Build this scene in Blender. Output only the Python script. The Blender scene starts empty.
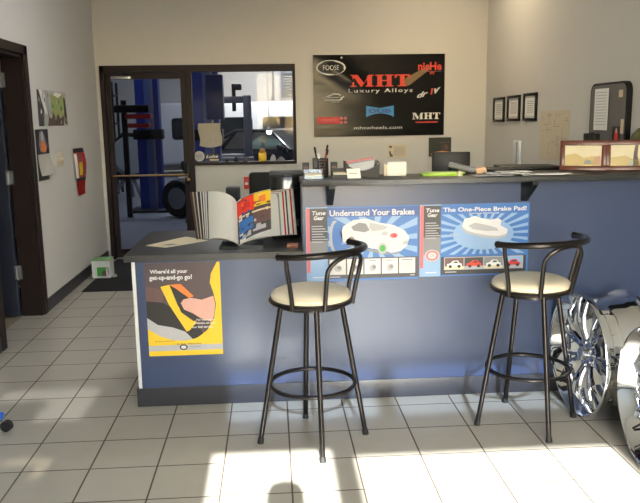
import bpy, bmesh, math, random
from mathutils import Vector, Matrix
random.seed(7)
S = bpy.context.scene
COL = S.collection
PI = math.pi

# ------------------------------------------------------------------ materials
def lin(c):
    out = []
    for v in c[:3]:
        v = v / 255.0
        out.append(v / 12.92 if v <= 0.04045 else ((v + 0.055) / 1.055) ** 2.4)
    return (out[0], out[1], out[2], 1.0)

MATS = {}
def mat(name, rgb=(128, 128, 128), rough=0.6, metal=0.0, var=0.06, scale=20.0, bump=0.0, bscale=60.0,
        emit=None, estr=0.0, coat=0.0, spec=0.5, stretch=None):
    if name in MATS:
        return MATS[name]
    m = bpy.data.materials.new(name)
    m.use_nodes = True
    nt = m.node_tree
    b = nt.nodes['Principled BSDF']
    tc = nt.nodes.new('ShaderNodeTexCoord')
    src = tc.outputs['Object']
    if stretch:
        mp = nt.nodes.new('ShaderNodeMapping')
        mp.inputs['Scale'].default_value = stretch
        nt.links.new(src, mp.inputs['Vector'])
        src = mp.outputs['Vector']
    nz = nt.nodes.new('ShaderNodeTexNoise')
    nz.inputs['Scale'].default_value = scale
    nz.inputs['Detail'].default_value = 3.0
    nt.links.new(src, nz.inputs['Vector'])
    mx = nt.nodes.new('ShaderNodeMix')
    mx.data_type = 'RGBA'
    c = lin(rgb)
    mx.inputs[6].default_value = tuple(max(0, v * (1 - var)) for v in c[:3]) + (1,)
    mx.inputs[7].default_value = tuple(min(1, v * (1 + var)) for v in c[:3]) + (1,)
    nt.links.new(nz.outputs['Fac'], mx.inputs[0])
    nt.links.new(mx.outputs[2], b.inputs['Base Color'])
    b.inputs['Roughness'].default_value = rough
    b.inputs['Metallic'].default_value = metal
    b.inputs['Specular IOR Level'].default_value = spec
    b.inputs['Coat Weight'].default_value = coat
    if bump:
        bn = nt.nodes.new('ShaderNodeTexNoise')
        bn.inputs['Scale'].default_value = bscale
        bn.inputs['Detail'].default_value = 2.0
        nt.links.new(src, bn.inputs['Vector'])
        bp = nt.nodes.new('ShaderNodeBump')
        bp.inputs['Strength'].default_value = bump
        bp.inputs['Distance'].default_value = 0.01
        nt.links.new(bn.outputs['Fac'], bp.inputs['Height'])
        nt.links.new(bp.outputs['Normal'], b.inputs['Normal'])
    if emit:
        b.inputs['Emission Color'].default_value = lin(emit)
        b.inputs['Emission Strength'].default_value = estr
    MATS[name] = m
    return m

def glass(name, tint=(245, 250, 250), refl=0.05, edge=0.35):
    if name in MATS:
        return MATS[name]
    m = bpy.data.materials.new(name)
    m.use_nodes = True
    nt = m.node_tree
    nt.nodes.remove(nt.nodes['Principled BSDF'])
    out = nt.nodes['Material Output']
    tr = nt.nodes.new('ShaderNodeBsdfTransparent')
    tr.inputs['Color'].default_value = lin(tint)
    gl = nt.nodes.new('ShaderNodeBsdfGlossy')
    gl.inputs['Roughness'].default_value = 0.01
    lw = nt.nodes.new('ShaderNodeLayerWeight')
    lw.inputs['Blend'].default_value = 0.3
    mr = nt.nodes.new('ShaderNodeMapRange')
    mr.inputs['To Min'].default_value = refl
    mr.inputs['To Max'].default_value = edge
    pw = nt.nodes.new('ShaderNodeMath')
    pw.operation = 'POWER'
    pw.inputs[1].default_value = 3.0
    nt.links.new(lw.outputs['Facing'], pw.inputs[0])
    nt.links.new(pw.outputs[0], mr.inputs['Value'])
    mx = nt.nodes.new('ShaderNodeMixShader')
    nt.links.new(mr.outputs[0], mx.inputs[0])
    nt.links.new(tr.outputs[0], mx.inputs[1])
    nt.links.new(gl.outputs[0], mx.inputs[2])
    nt.links.new(mx.outputs[0], out.inputs['Surface'])
    MATS[name] = m
    return m

# ------------------------------------------------------------------ mesh builder
class MB:
    def __init__(self):
        self.bm = bmesh.new()
        self.mats = []
    def mi(self, m):
        if m not in self.mats:
            self.mats.append(m)
        return self.mats.index(m)
    def merge(self, bm, m, M=None):
        i = self.mi(m)
        for f in bm.faces:
            f.material_index = i
        if M is not None:
            bmesh.ops.transform(bm, matrix=M, verts=bm.verts)
        me = bpy.data.meshes.new('tmp')
        bm.to_mesh(me)
        bm.free()
        self.bm.from_mesh(me)
        bpy.data.meshes.remove(me)
    def box(self, c, s, m, bev=0.0, rz=0.0, rx=0.0, ry=0.0, seg=2):
        bm = bmesh.new()
        bmesh.ops.create_cube(bm, size=1.0)
        bmesh.ops.scale(bm, vec=s, verts=bm.verts)
        if bev:
            bmesh.ops.bevel(bm, geom=list(bm.edges), offset=bev, segments=seg, affect='EDGES', profile=0.5)
        M = Matrix.Translation(c) @ Matrix.Rotation(rz, 4, 'Z') @ Matrix.Rotation(ry, 4, 'Y') @ Matrix.Rotation(rx, 4, 'X')
        self.merge(bm, m, M)
        return self
    def bb(self, lo, hi, m, bev=0.0):
        c = [(a + b) / 2 for a, b in zip(lo, hi)]
        s = [abs(b - a) for a, b in zip(lo, hi)]
        return self.box(c, s, m, bev)
    def tube(self, pts, r, m, seg=10, closed=False, caps=True):
        pts = [Vector(p) for p in pts]
        n = len(pts)
        rs = r if isinstance(r, (list, tuple)) else [r] * n
        bm = bmesh.new()
        rings = []
        up = None
        for i, p in enumerate(pts):
            if closed:
                t = (pts[(i + 1) % n] - pts[i - 1]).normalized()
            else:
                t = (pts[min(i + 1, n - 1)] - pts[max(i - 1, 0)]).normalized()
            if up is None:
                a = Vector((0, 0, 1)) if abs(t.z) < 0.9 else Vector((1, 0, 0))
                up = (a - t * a.dot(t)).normalized()
            else:
                up = (up - t * up.dot(t)).normalized()
            s = t.cross(up)
            rings.append([bm.verts.new(p + (up * math.cos(2 * PI * k / seg) + s * math.sin(2 * PI * k / seg)) * rs[i]) for k in range(seg)])
        for i in range(n if closed else n - 1):
            a, b = rings[i], rings[(i + 1) % n]
            off = 0
            if closed and i == n - 1:   # match seam twist
                best = 1e9
                for o in range(seg):
                    d = (a[0].co - b[o].co).length
                    if d < best:
                        best, off = d, o
            for k in range(seg):
                bm.faces.new((a[k], a[(k + 1) % seg], b[(k + 1 + off) % seg], b[(k + off) % seg]))
        if caps and not closed:
            bm.faces.new(rings[0][::-1])
            bm.faces.new(rings[-1])
        bmesh.ops.recalc_face_normals(bm, faces=bm.faces)
        self.merge(bm, m)
        return self
    def cyl(self, p0, p1, r0, m, r1=None, seg=16):
        return self.tube([p0, p1], [r0, r1 if r1 is not None else r0], m, seg)
    def lathe(self, prof, m, M=None, seg=32, closed=False):
        """prof = [(r, h)], about local Z"""
        bm = bmesh.new()
        cols = []
        for k in range(seg):
            a = 2 * PI * k / seg
            cols.append([bm.verts.new((r * math.cos(a), r * math.sin(a), h)) for r, h in prof])
        n = len(prof)
        for k in range(seg):
            a, b = cols[k], cols[(k + 1) % seg]
            for i in range(n if closed else n - 1):
                j = (i + 1) % n
                bm.faces.new((a[i], b[i], b[j], a[j]))
        bmesh.ops.remove_doubles(bm, verts=bm.verts, dist=1e-6)
        bmesh.ops.recalc_face_normals(bm, faces=bm.faces)
        self.merge(bm, m, M)
        return self
    def prism(self, poly, h0, h1, m, M=None):
        """poly in local XY extruded along local Z"""
        bm = bmesh.new()
        lo = [bm.verts.new((x, y, h0)) for x, y in poly]
        hi = [bm.verts.new((x, y, h1)) for x, y in poly]
        n = len(poly)
        bm.faces.new(lo[::-1]); bm.faces.new(hi)
        for i in range(n):
            j = (i + 1) % n
            bm.faces.new((lo[i], lo[j], hi[j], hi[i]))
        bmesh.ops.recalc_face_normals(bm, faces=bm.faces)
        self.merge(bm, m, M)
        return self
    def sheet(self, fn, nu, nv, m, thick=0.0):
        bm = bmesh.new()
        g = [[bm.verts.new(fn(i / nu, j / nv)) for j in range(nv + 1)] for i in range(nu + 1)]
        for i in range(nu):
            for j in range(nv):
                bm.faces.new((g[i][j], g[i + 1][j], g[i + 1][j + 1], g[i][j + 1]))
        if thick:
            bmesh.ops.solidify(bm, geom=list(bm.faces), thickness=thick)
        self.merge(bm, m)
        return self
    def poly(self, pts, m):
        bm = bmesh.new()
        bm.faces.new([bm.verts.new(p) for p in pts])
        self.merge(bm, m)
        return self
    def hexa(self, lo, hi, m):
        """two quads of four points each joined to a solid"""
        bm = bmesh.new()
        a = [bm.verts.new(p) for p in lo]; b = [bm.verts.new(p) for p in hi]
        bm.faces.new(a[::-1]); bm.faces.new(b)
        for i in range(4):
            j = (i + 1) % 4
            bm.faces.new((a[i], a[j], b[j], b[i]))
        bmesh.ops.recalc_face_normals(bm, faces=bm.faces)
        self.merge(bm, m)
        return self
    def build(self, name, parent=None, org=None, smooth=True, kind=None, label=None):
        me = bpy.data.meshes.new(name)
        if org is None and parent is not None and parent.get('_w'):
            org = parent['_w']
        if org is not None:
            bmesh.ops.translate(self.bm, vec=-Vector(org), verts=self.bm.verts)
        if smooth:
            for f in self.bm.faces:
                f.smooth = True
            for e in self.bm.edges:
                if len(e.link_faces) == 2 and e.calc_face_angle(0) > 0.6:
                    e.smooth = False
        self.bm.to_mesh(me)
        self.bm.free()
        for m in self.mats:
            me.materials.append(m)
        o = bpy.data.objects.new(name, me)
        COL.objects.link(o)
        if parent is not None:
            o.parent = parent
            if parent.get('_w'):
                o['_w'] = parent['_w']
        elif org is not None:
            o.location = org
            o['_w'] = list(org)
        if kind:
            o['kind'] = kind
        if label:
            o['label'] = label
        return o

def thing(name, label, cat, loc=(0, 0, 0), rz=0.0, group=None, world=True):
    """Empty at a thing's base. world=True: its parts are given in world coordinates (needs rz 0)"""
    o = bpy.data.objects.new(name, None)
    o.empty_display_size = 0.1
    COL.objects.link(o)
    o.location = loc
    o.rotation_euler = (0, 0, rz)
    if world:
        o['_w'] = list(loc)
    tag(o, label, cat, group)
    return o
def tag(o, label, cat, group=None):
    o['label'] = label
    o['category'] = cat
    if group:
        o['group'] = group
    return o
def struct(name, mb, org=None, smooth=False):
    return mb.build(name, None, org, smooth, kind='structure')
def copy_tree(o, parent=None):
    c = o.copy()
    COL.objects.link(c)
    if parent is not None:
        c.parent = parent
    for ch in list(o.children):
        copy_tree(ch, c)
    return c

# ------------------------------------------------------------------ flat printed art on a plane
def text_mesh(body, bold=0.0, shear=0.0, spacing=1.0):
    cu = bpy.data.curves.new('t', 'FONT')
    cu.body = body
    cu.size = 1.0
    cu.offset = bold
    cu.shear = shear
    cu.space_character = spacing
    cu.resolution_u = 3
    o = bpy.data.objects.new('t', cu)
    COL.objects.link(o)
    dg = bpy.context.evaluated_depsgraph_get()
    me = bpy.data.meshes.new_from_object(o.evaluated_get(dg))
    bpy.data.objects.remove(o)
    bpy.data.curves.remove(cu)
    return me

class Art:
    """printed shapes on a plane: o = lower-left corner, U right, V up, N towards the reader (metres)"""
    def __init__(self, o, U, V, w, h, mb=None, step=0.0005, warp=None):
        self.o, self.U, self.V = Vector(o), Vector(U).normalized(), Vector(V).normalized()
        self.N = self.U.cross(self.V)
        self.w, self.h, self.step = w, h, step
        self.mb = mb or MB()
        self.warp = warp
    def P(self, u, v, l):
        d = self.warp(u / self.w, v / self.h) if self.warp else 0.0
        return self.o + self.U * u + self.V * v + self.N * (self.step * l + d)
    def poly(self, pts, m, l):
        """pts in fractions of width and height"""
        self.mb.poly([self.P(u * self.w, v * self.h, l) for u, v in pts], m)
    def rect(self, u0, v0, u1, v1, m, l):
        self.poly([(u0, v0), (u1, v0), (u1, v1), (u0, v1)], m, l)
    def ell(self, u, v, ru, rv, m, l, n=28, rot=0.0, a0=0.0, a1=2 * PI):
        pts = []
        for k in range(n):
            a = a0 + (a1 - a0) * k / n
            x, y = ru * self.w * math.cos(a), rv * self.h * math.sin(a)
            pts.append((u + (x * math.cos(rot) - y * math.sin(rot)) / self.w, v + (x * math.sin(rot) + y * math.cos(rot)) / self.h))
        self.poly(pts, m, l)
    def text(self, body, u0, v0, u1, v1, m, l, bold=0.0, shear=0.0, spacing=1.0, rot=0.0):
        me = text_mesh(body, bold, shear, spacing)
        xs = [v.co.x for v in me.vertices]; ys = [v.co.y for v in me.vertices]
        x0, x1, y0, y1 = min(xs), max(xs), min(ys), max(ys)
        bm = bmesh.new()
        bm.from_mesh(me)
        bpy.data.meshes.remove(me)
        for v in bm.verts:
            u = (u0 + (u1 - u0) * (v.co.x - x0) / (x1 - x0)) * self.w
            w = (v0 + (v1 - v0) * (v.co.y - y0) / (y1 - y0)) * self.h
            if rot:
                cu, cv = (u0 + u1) / 2 * self.w, (v0 + v1) / 2 * self.h
                u, w = cu + (u - cu) * math.cos(rot) - (w - cv) * math.sin(rot), cv + (u - cu) * math.sin(rot) + (w - cv) * math.cos(rot)
            v.co = self.P(u, w, l)
        self.mb.merge(bm, m)
    def sheetback(self, m, thick=0.0012):
        a = [self.P(0, 0, 0), self.P(self.w, 0, 0), self.P(self.w, self.h, 0), self.P(0, self.h, 0)]
        self.mb.hexa([p - self.N * thick for p in a], a, m)

# ------------------------------------------------------------------ palette
M_wall = mat('painted_beige_wall', (206, 203, 196), 0.75, var=0.02, scale=3, bump=0.06, bscale=180)
M_wall2 = mat('painted_cream_wall', (208, 208, 208), 0.75, var=0.02, scale=3, bump=0.06, bscale=180)
M_ceil = mat('ceiling_tile', (215, 212, 204), 0.9, var=0.04, scale=60)
M_base = mat('black_rubber_base', (38, 39, 46), 0.4, var=0.1)
M_dframe = mat('dark_bronze_frame', (33, 22, 21), 0.5, var=0.1, spec=0.25)
M_navy = mat('navy_painted_door', (34, 40, 58), 0.45, var=0.06)
M_counter = mat('blue_laminate', (56, 68, 99), 0.3, spec=0.52, var=0.03, scale=8, bump=0.02, bscale=250)
M_top = mat('charcoal_laminate', (40, 40, 42), 0.4, var=0.14, scale=260)
M_kick = mat('black_vinyl_kick', (52, 52, 58), 0.33, var=0.1)
M_edge = mat('pale_edge_trim', (205, 205, 205), 0.4)
M_black = mat('black_plastic', (17, 17, 18), 0.45, spec=0.3)
M_dark = mat('dark_grey_plastic', (38, 38, 40), 0.5, spec=0.3)
M_metal = mat('gunmetal_tube', (48, 44, 43), 0.3, metal=0.85, var=0.08, scale=60)
M_rubber = mat('black_rubber', (28, 28, 28), 0.7)
M_cream = mat('cream_vinyl', (226, 214, 190), 0.45, var=0.03, scale=30, bump=0.05, bscale=300)
M_chrome = mat('chrome', (232, 233, 236), 0.04, metal=1.0, var=0.01)
M_chrome2 = mat('satin_chrome', (190, 192, 198), 0.16, metal=1.0, var=0.03)
M_white = mat('white_paper', (236, 234, 228), 0.7, var=0.02)
M_pw = mat('print_white', (206, 204, 207), 0.5, var=0.02)
M_white2 = mat('white_paint', (222, 224, 224), 0.55, var=0.03)
M_ivory = mat('ivory_plastic', (206, 198, 180), 0.5)
M_steel = mat('grey_steel', (150, 152, 156), 0.35, metal=0.7)
M_brass = mat('brass', (172, 134, 82), 0.3, metal=0.8)
M_cherry = mat('cherry_wood', (92, 44, 30), 0.35, var=0.25, scale=18, stretch=(1, 1, 8))
M_tan = mat('tan_paper', (212, 198, 168), 0.7, var=0.03)
M_green = mat('leaf_green', (58, 150, 60), 0.55)
M_lime = mat('lime_plastic', (166, 206, 62), 0.4)
M_red = mat('print_red', (196, 40, 38), 0.5)
M_redb = mat('print_scarlet', (222, 60, 40), 0.5)
M_yel = mat('print_yellow', (222, 184, 38), 0.45)
M_blueP = mat('print_blue', (54, 106, 176), 0.4)
M_bluel = mat('print_pale_blue', (132, 164, 204), 0.4)
M_blued = mat('print_deep_blue', (42, 78, 144), 0.4)
M_grey = mat('print_grey', (124, 124, 130), 0.5)
M_lgrey = mat('print_light_grey', (168, 168, 175), 0.5)
M_dgrey = mat('print_dark_grey', (62, 60, 64), 0.5)
M_pblack = mat('print_black', (28, 26, 28), 0.45)
M_skin = mat('print_skin', (206, 158, 146), 0.5)
M_brown = mat('print_brown', (96, 70, 68), 0.5)
M_plum = mat('print_plum', (74, 60, 64), 0.45)
M_orange = mat('print_orange', (222, 120, 50), 0.5)
M_pink = mat('print_pink', (196, 104, 112), 0.5)
M_lift = mat('lift_blue_enamel', (40, 62, 156), 0.4, var=0.08)
M_gfloor = mat('garage_concrete', (138, 142, 152), 0.4, var=0.12, scale=4)
M_gwall = mat('garage_white_wall', (220, 216, 212), 0.7, var=0.03, scale=3)
M_teal = glass('teal_car_glass', (196, 222, 216), 0.42, 0.6)
M_pane = glass('clear_pane', (238, 238, 238), 0.004, 0.15)
M_doorpane = glass('tinted_door_pane', (190, 193, 200), 0.006, 0.15)
M_front = glass('storefront_pane', (250, 252, 250), 0.03)
M_transom = glass('tinted_transom_pane', (150, 160, 172), 0.05)
M_smoke = glass('smoked_transom_pane', (142, 143, 143), 0.05)
M_dimpane = glass('dimmed_patch_pane', (152, 148, 140), 0.05)  # tint added to dim the small sun patch on the left floor
M_acryl = glass('clear_acrylic', (226, 230, 230), 0.1, 0.5)
M_blueplastic = mat('bright_blue_plastic', (38, 104, 214), 0.35)

# ------------------------------------------------------------------ room constants
XL, XR, YB, YF, ZC = -1.91, 2.474, 8.55, -1.5, 3.32
T = 0.305
GX, GY = -1.170, 2.9086        # a grout crossing of the tile grid

def wall_grid(name, axis, pos0, pos1, a0, a1, z0, z1, holes, m):
    """wall slab between pos0 and pos1 on axis ('x' or 'y'), spanning a0..a1 and z0..z1, with rectangular holes (a0,a1,z0,z1)"""
    mb = MB()
    A = sorted(set([a0, a1] + [h[0] for h in holes] + [h[1] for h in holes]))
    Z = sorted(set([z0, z1] + [h[2] for h in holes] + [h[3] for h in holes]))
    bm = bmesh.new()
    for i in range(len(A) - 1):
        for j in range(len(Z) - 1):
            ca, cz = (A[i] + A[i + 1]) / 2, (Z[j] + Z[j + 1]) / 2
            if any(h[0] < ca < h[1] and h[2] < cz < h[3] for h in holes):
                continue
            if axis == 'y':
                mb.bb((A[i], pos0, Z[j]), (A[i + 1], pos1, Z[j + 1]), m)
            else:
                mb.bb((pos0, A[i], Z[j]), (pos1, A[i + 1], Z[j + 1]), m)
    bm.free()
    bmesh.ops.remove_doubles(mb.bm, verts=mb.bm.verts, dist=1e-5)
    # drop the internal faces shared by neighbouring cells
    seen = {}
    for f in mb.bm.faces:
        k = tuple(sorted(v.index for v in f.verts))
        seen.setdefault(k, []).append(f)
    mb.bm.verts.index_update()
    seen = {}
    for f in mb.bm.faces:
        seen.setdefault(tuple(sorted(v.index for v in f.verts)), []).append(f)
    kill = [f for fs in seen.values() if len(fs) > 1 for f in fs]
    bmesh.ops.delete(mb.bm, geom=kill, context='FACES')
    return struct(name, mb)

# ------------------------------------------------------------------ tile floor
def tile_mat():
    m = bpy.data.materials.new('glazed_floor_tile')
    m.use_nodes = True
    nt = m.node_tree
    N = nt.nodes.new
    L = nt.links.new
    b = nt.nodes['Principled BSDF']
    tc = N('ShaderNodeTexCoord')
    mp = N('ShaderNodeVectorMath'); mp.operation = 'SUBTRACT'
    mp.inputs[1].default_value = (GX, GY, 0)
    L(tc.outputs['Object'], mp.inputs[0])
    sc = N('ShaderNodeVectorMath'); sc.operation = 'SCALE'
    sc.inputs['Scale'].default_value = 1 / T
    L(mp.outputs[0], sc.inputs[0])
    sep = N('ShaderNodeSeparateXYZ'); L(sc.outputs[0], sep.inputs[0])
    def edge(out):
        fr = N('ShaderNodeMath'); fr.operation = 'FRACT'; L(out, fr.inputs[0])
        s = N('ShaderNodeMath'); s.operation = 'SUBTRACT'; L(fr.outputs[0], s.inputs[0]); s.inputs[1].default_value = 0.5
        a = N('ShaderNodeMath'); a.operation = 'ABSOLUTE'; L(s.outputs[0], a.inputs[0])
        return a.outputs[0]
    mxm = N('ShaderNodeMath'); mxm.operation = 'MAXIMUM'
    L(edge(sep.outputs[0]), mxm.inputs[0]); L(edge(sep.outputs[1]), mxm.inputs[1])
    mr = N('ShaderNodeMapRange')
    mr.inputs['From Min'].default_value = 0.5 - 0.016
    mr.inputs['From Max'].default_value = 0.5 - 0.009
    L(mxm.outputs[0], mr.inputs['Value'])
    fl = N('ShaderNodeVectorMath'); fl.operation = 'FLOOR'; L(sc.outputs[0], fl.inputs[0])
    wn = N('ShaderNodeTexWhiteNoise'); L(fl.outputs[0], wn.inputs['Vector'])
    nz = N('ShaderNodeTexNoise'); nz.inputs['Scale'].default_value = 9; nz.inputs['Detail'].default_value = 5
    L(tc.outputs['Object'], nz.inputs['Vector'])
    ad = N('ShaderNodeMath'); ad.operation = 'MULTIPLY_ADD'
    L(wn.outputs['Value'], ad.inputs[0]); ad.inputs[1].default_value = 0.35; L(nz.outputs['Fac'], ad.inputs[2])
    c1 = N('ShaderNodeMix'); c1.data_type = 'RGBA'
    c1.inputs[6].default_value = lin((170, 166, 156)); c1.inputs[7].default_value = lin((183, 178, 167))
    L(ad.outputs[0], c1.inputs[0])
    c2 = N('ShaderNodeMix'); c2.data_type = 'RGBA'
    L(mr.outputs[0], c2.inputs[0]); L(c1.outputs[2], c2.inputs[6]); c2.inputs[7].default_value = lin((92, 80, 68))
    L(c2.outputs[2], b.inputs['Base Color'])
    rr = N('ShaderNodeMapRange'); rr.inputs['To Min'].default_value = 0.28; rr.inputs['To Max'].default_value = 0.85
    L(mr.outputs[0], rr.inputs['Value']); L(rr.outputs[0], b.inputs['Roughness'])
    inv = N('ShaderNodeMath'); inv.operation = 'SUBTRACT'; inv.inputs[0].default_value = 1.0; L(mr.outputs[0], inv.inputs[1])
    bp = N('ShaderNodeBump'); bp.inputs['Strength'].default_value = 0.4; bp.inputs['Distance'].default_value = 0.003
    L(inv.outputs[0], bp.inputs['Height']); L(bp.outputs[0], b.inputs['Normal'])
    return m

mb = MB(); mb.bb((XL - 0.16, YF - 0.15, -0.08), (XR + 0.15, YB + 0.15, 0), tile_mat()); struct('floor', mb)
M_hall = mat('hall_vinyl', (150, 138, 116), 0.5)
mb = MB(); mb.bb((-4.0, 4.2, -0.08), (XL - 0.16, 7.2, -0.002), M_hall); struct('floor_hall', mb)
mb = MB(); mb.bb((-4.1, YF - 0.15, ZC), (XR + 0.15, YB + 0.15, ZC + 0.1), M_ceil); struct('ceiling', mb)

DY0, DY1, DZ = 5.16, 6.08, 2.085      # doorway in the left wall
wall_grid('wall_left', 'x', XL - 0.15, XL, YF - 0.15, YB + 0.15, 0, ZC, [(DY0, DY1, 0, DZ)], M_wall2)
wall_grid('wall_right', 'x', XR, XR + 0.15, YF - 0.15, YB + 0.15, 0, ZC, [], M_wall)
BX0, BX1, BZ1, WZ0 = -1.868, 0.29, 2.165, 1.062
wall_grid('wall_back', 'y', YB, YB + 0.15, XL, XR, 0, ZC, [(BX0, -0.90, 0, BZ1), (-0.90, BX1, WZ0, BZ1)], M_wall)
mb = MB()
mb.bb((-4.0, 4.1, 0), (XL - 0.15, 4.2, ZC), M_wall2); mb.bb((-4.0, 7.2, 0), (XL - 0.15, 7.3, ZC), M_wall2); mb.bb((-4.1, 4.1, 0), (-4.0, 7.3, ZC), M_wall2)
struct('wall_hall', mb)
front_holes = [(-0.31, 0.24, 0.3, 2.66), (0.35, 1.575, 0.3, 2.615),  # unseen openings, cut to the outlines of the sun patches on the floor
               (-0.27, 0.55, 2.86, 3.2), (0.65, 1.575, 2.86, 3.2),
               (-1.30, -1.05, 2.91, 3.2), (-1.85, -1.30, 3.08, 3.2),
               (-1.28, -1.12, 2.63, 2.69), (-1.12, -1.07, 2.555, 2.69)]
wall_grid('wall_front', 'y', YF - 0.04, YF, XL, XR, 0, ZC, front_holes, M_wall)
for i, h in enumerate(front_holes):
    mb = MB(); mb.bb((h[0], YF - 0.026, h[2]), (h[1], YF - 0.020, h[3]), M_front if i < 2 else (M_transom if i < 4 else (M_smoke if i < 6 else M_dimpane)))
    struct('window_%d' % (i + 2), mb)
mb = MB(); mb.bb((-30, -40, -0.2), (30, YF - 0.15, -0.1), mat('outdoor_asphalt', (120, 118, 114), 0.85, var=0.15)); struct('ground_outside', mb)

# baseboards
mb = MB(); mb.bb((XL, DY1 + 0.085, 0), (XL + 0.012, YB, 0.105), M_base); mb.bb((XL, YF, 0), (XL + 0.012, DY0 - 0.085, 0.105), M_base); struct('baseboard_left', mb)
mb = MB(); mb.bb((-0.84, YB - 0.012, 0), (XR, YB, 0.105), M_base); struct('baseboard_back', mb)
mb = MB(); mb.bb((XR - 0.012, 4.8, 0), (XR, YB - 0.012, 0.105), M_base); mb.bb((XR - 0.012, YF, 0), (XR, 3.9, 0.105), M_base); struct('baseboard_right', mb)

# doorway casing in the left wall and the open navy door
mb = MB()
for (y0, y1) in ((DY0 - 0.08, DY0 + 0.005), (DY1 - 0.005, DY1 + 0.08)):
    mb.bb((XL - 0.005, y0, 0), (XL + 0.018, y1, DZ + 0.065), M_dframe, 0.004)
mb.bb((XL - 0.005, DY0 - 0.08, DZ - 0.005), (XL + 0.018, DY1 + 0.08, DZ + 0.068), M_dframe, 0.004)
mb.bb((XL - 0.16, DY0 - 0.001, 0), (XL, DY0 + 0.03, DZ), M_dframe)
mb.bb((XL - 0.16, DY1 - 0.03, 0), (XL, DY1 + 0.001, DZ), M_dframe)
mb.bb((XL - 0.16, DY0, DZ - 0.03), (XL, DY1, DZ + 0.001), M_dframe)
struct('trim_1', mb)
mb = MB(); mb.bb((-2.975, 6.0, 0.012), (-2.078, 6.042, DZ - 0.04), M_navy, 0.003)
d1 = struct('door_1', mb)
for z in (0.375, 1.135, 1.885):
    h = MB(); h.bb((-2.088, 5.996, z - 0.055), (-2.03, 6.004, z + 0.055), M_steel); h.cyl((-2.07, 5.99, z - 0.055), (-2.07, 5.99, z + 0.055), 0.009, M_steel)
    h.bb((-2.075, 6.0, z - 0.055), (-2.062, 6.05, z + 0.055), M_steel)
    h.build('hinge', d1)
h = MB(); h.cyl((-2.89, 5.995, 1.0), (-2.89, 5.93, 1.0), 0.012, M_steel); h.box((-2.85, 5.935, 1.0), (0.11, 0.02, 0.022), M_steel, 0.005); h.build('door_handle', d1)

# ------------------------------------------------------------------ glazed door and window in the back wall
fy0, fy1 = YB - 0.02, YB + 0.10
mb = MB()
mb.bb((BX0, fy0, 0), (BX0 + 0.05, fy1, BZ1), M_dframe, 0.003)
mb.bb((BX0, fy0, BZ1 - 0.075), (BX1, fy1, BZ1), M_dframe, 0.003)
mb.bb((-0.925, fy0, 0), (-0.868, fy1, BZ1 - 0.07), M_dframe, 0.003)
mb.bb((BX1 - 0.032, fy0, WZ0), (BX1, fy1, BZ1 - 0.07), M_dframe, 0.003)
mb.bb((-0.868, fy0 - 0.012, WZ0 - 0.005), (BX1, fy1, WZ0 + 0.028), M_dframe, 0.003)
struct('trim_2', mb)
ly0, ly1 = YB + 0.015, YB + 0.06
mb = MB()
dl, dr, dt = BX0 + 0.052, -0.928, BZ1 - 0.08
mb.bb((dl, ly0, 0.012), (dl + 0.055, ly1, dt), M_dframe, 0.004)
mb.bb((dr - 0.065, ly0, 0.012), (dr, ly1, dt), M_dframe, 0.004)
mb.bb((dl + 0.05, ly0, dt - 0.065), (dr - 0.06, ly1, dt), M_dframe, 0.004)
mb.bb((dl + 0.05, ly0, 0.012), (dr - 0.06, ly1, 0.11), M_dframe, 0.004)
d2 = struct('door_2', mb)
p = MB(); p.bb((dl + 0.05, ly0 + 0.018, 0.1), (dr - 0.06, ly0 + 0.024, dt - 0.06), M_doorpane); p.build('door_glass', d2)
p = MB(); p.tube([(dl + 0.03, ly0 - 0.03, 0.955), (dr - 0.03, ly0 - 0.03, 0.955)], 0.009, M_brass)
p.cyl((dl + 0.03, ly0, 0.955), (dl + 0.03, ly0 - 0.03, 0.955), 0.008, M_brass); p.cyl((dr - 0.03, ly0, 0.955), (dr - 0.03, ly0 - 0.03, 0.955), 0.008, M_brass)
p.build('push_bar', d2)
p = MB(); p.bb((-1.74, fy0 - 0.045, 2.015), (-1.52, fy0 - 0.002, 2.05), M_steel, 0.006)
p.tube([(-1.63, fy0 - 0.03, 2.05), (-1.62, fy0 - 0.03, 2.085), (-1.3, fy0 - 0.03, 2.1)], 0.006, M_dark)
p.build('door_closer', d2)
p = MB(); p.bb((dr - 0.055, ly0 - 0.012, 0.83), (dr - 0.012, ly0, 1.08), M_black, 0.004)
p.tube([(dr - 0.035, ly0, 0.93), (dr - 0.035, ly0 - 0.05, 0.93), (dr - 0.13, ly0 - 0.05, 0.925)], 0.010, M_steel)
p.tube([(dr - 0.035, ly0 - 0.01, 1.09), (dr - 0.035, ly0 - 0.045, 1.07), (dr - 0.035, ly0 - 0.045, 0.97), (dr - 0.035, ly0 - 0.01, 0.95)], 0.009, M_black)
p.cyl((dr - 0.02, ly0, 0.90), (dr - 0.02, ly0 - 0.03, 0.90), 0.017, M_brass)
p.build('door_handle', d2)
mb = MB(); mb.bb((-0.868, YB + 0.035, WZ0 + 0.025), (BX1 - 0.03, YB + 0.041, BZ1 - 0.07), M_pane)
struct('window_1', mb)

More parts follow.
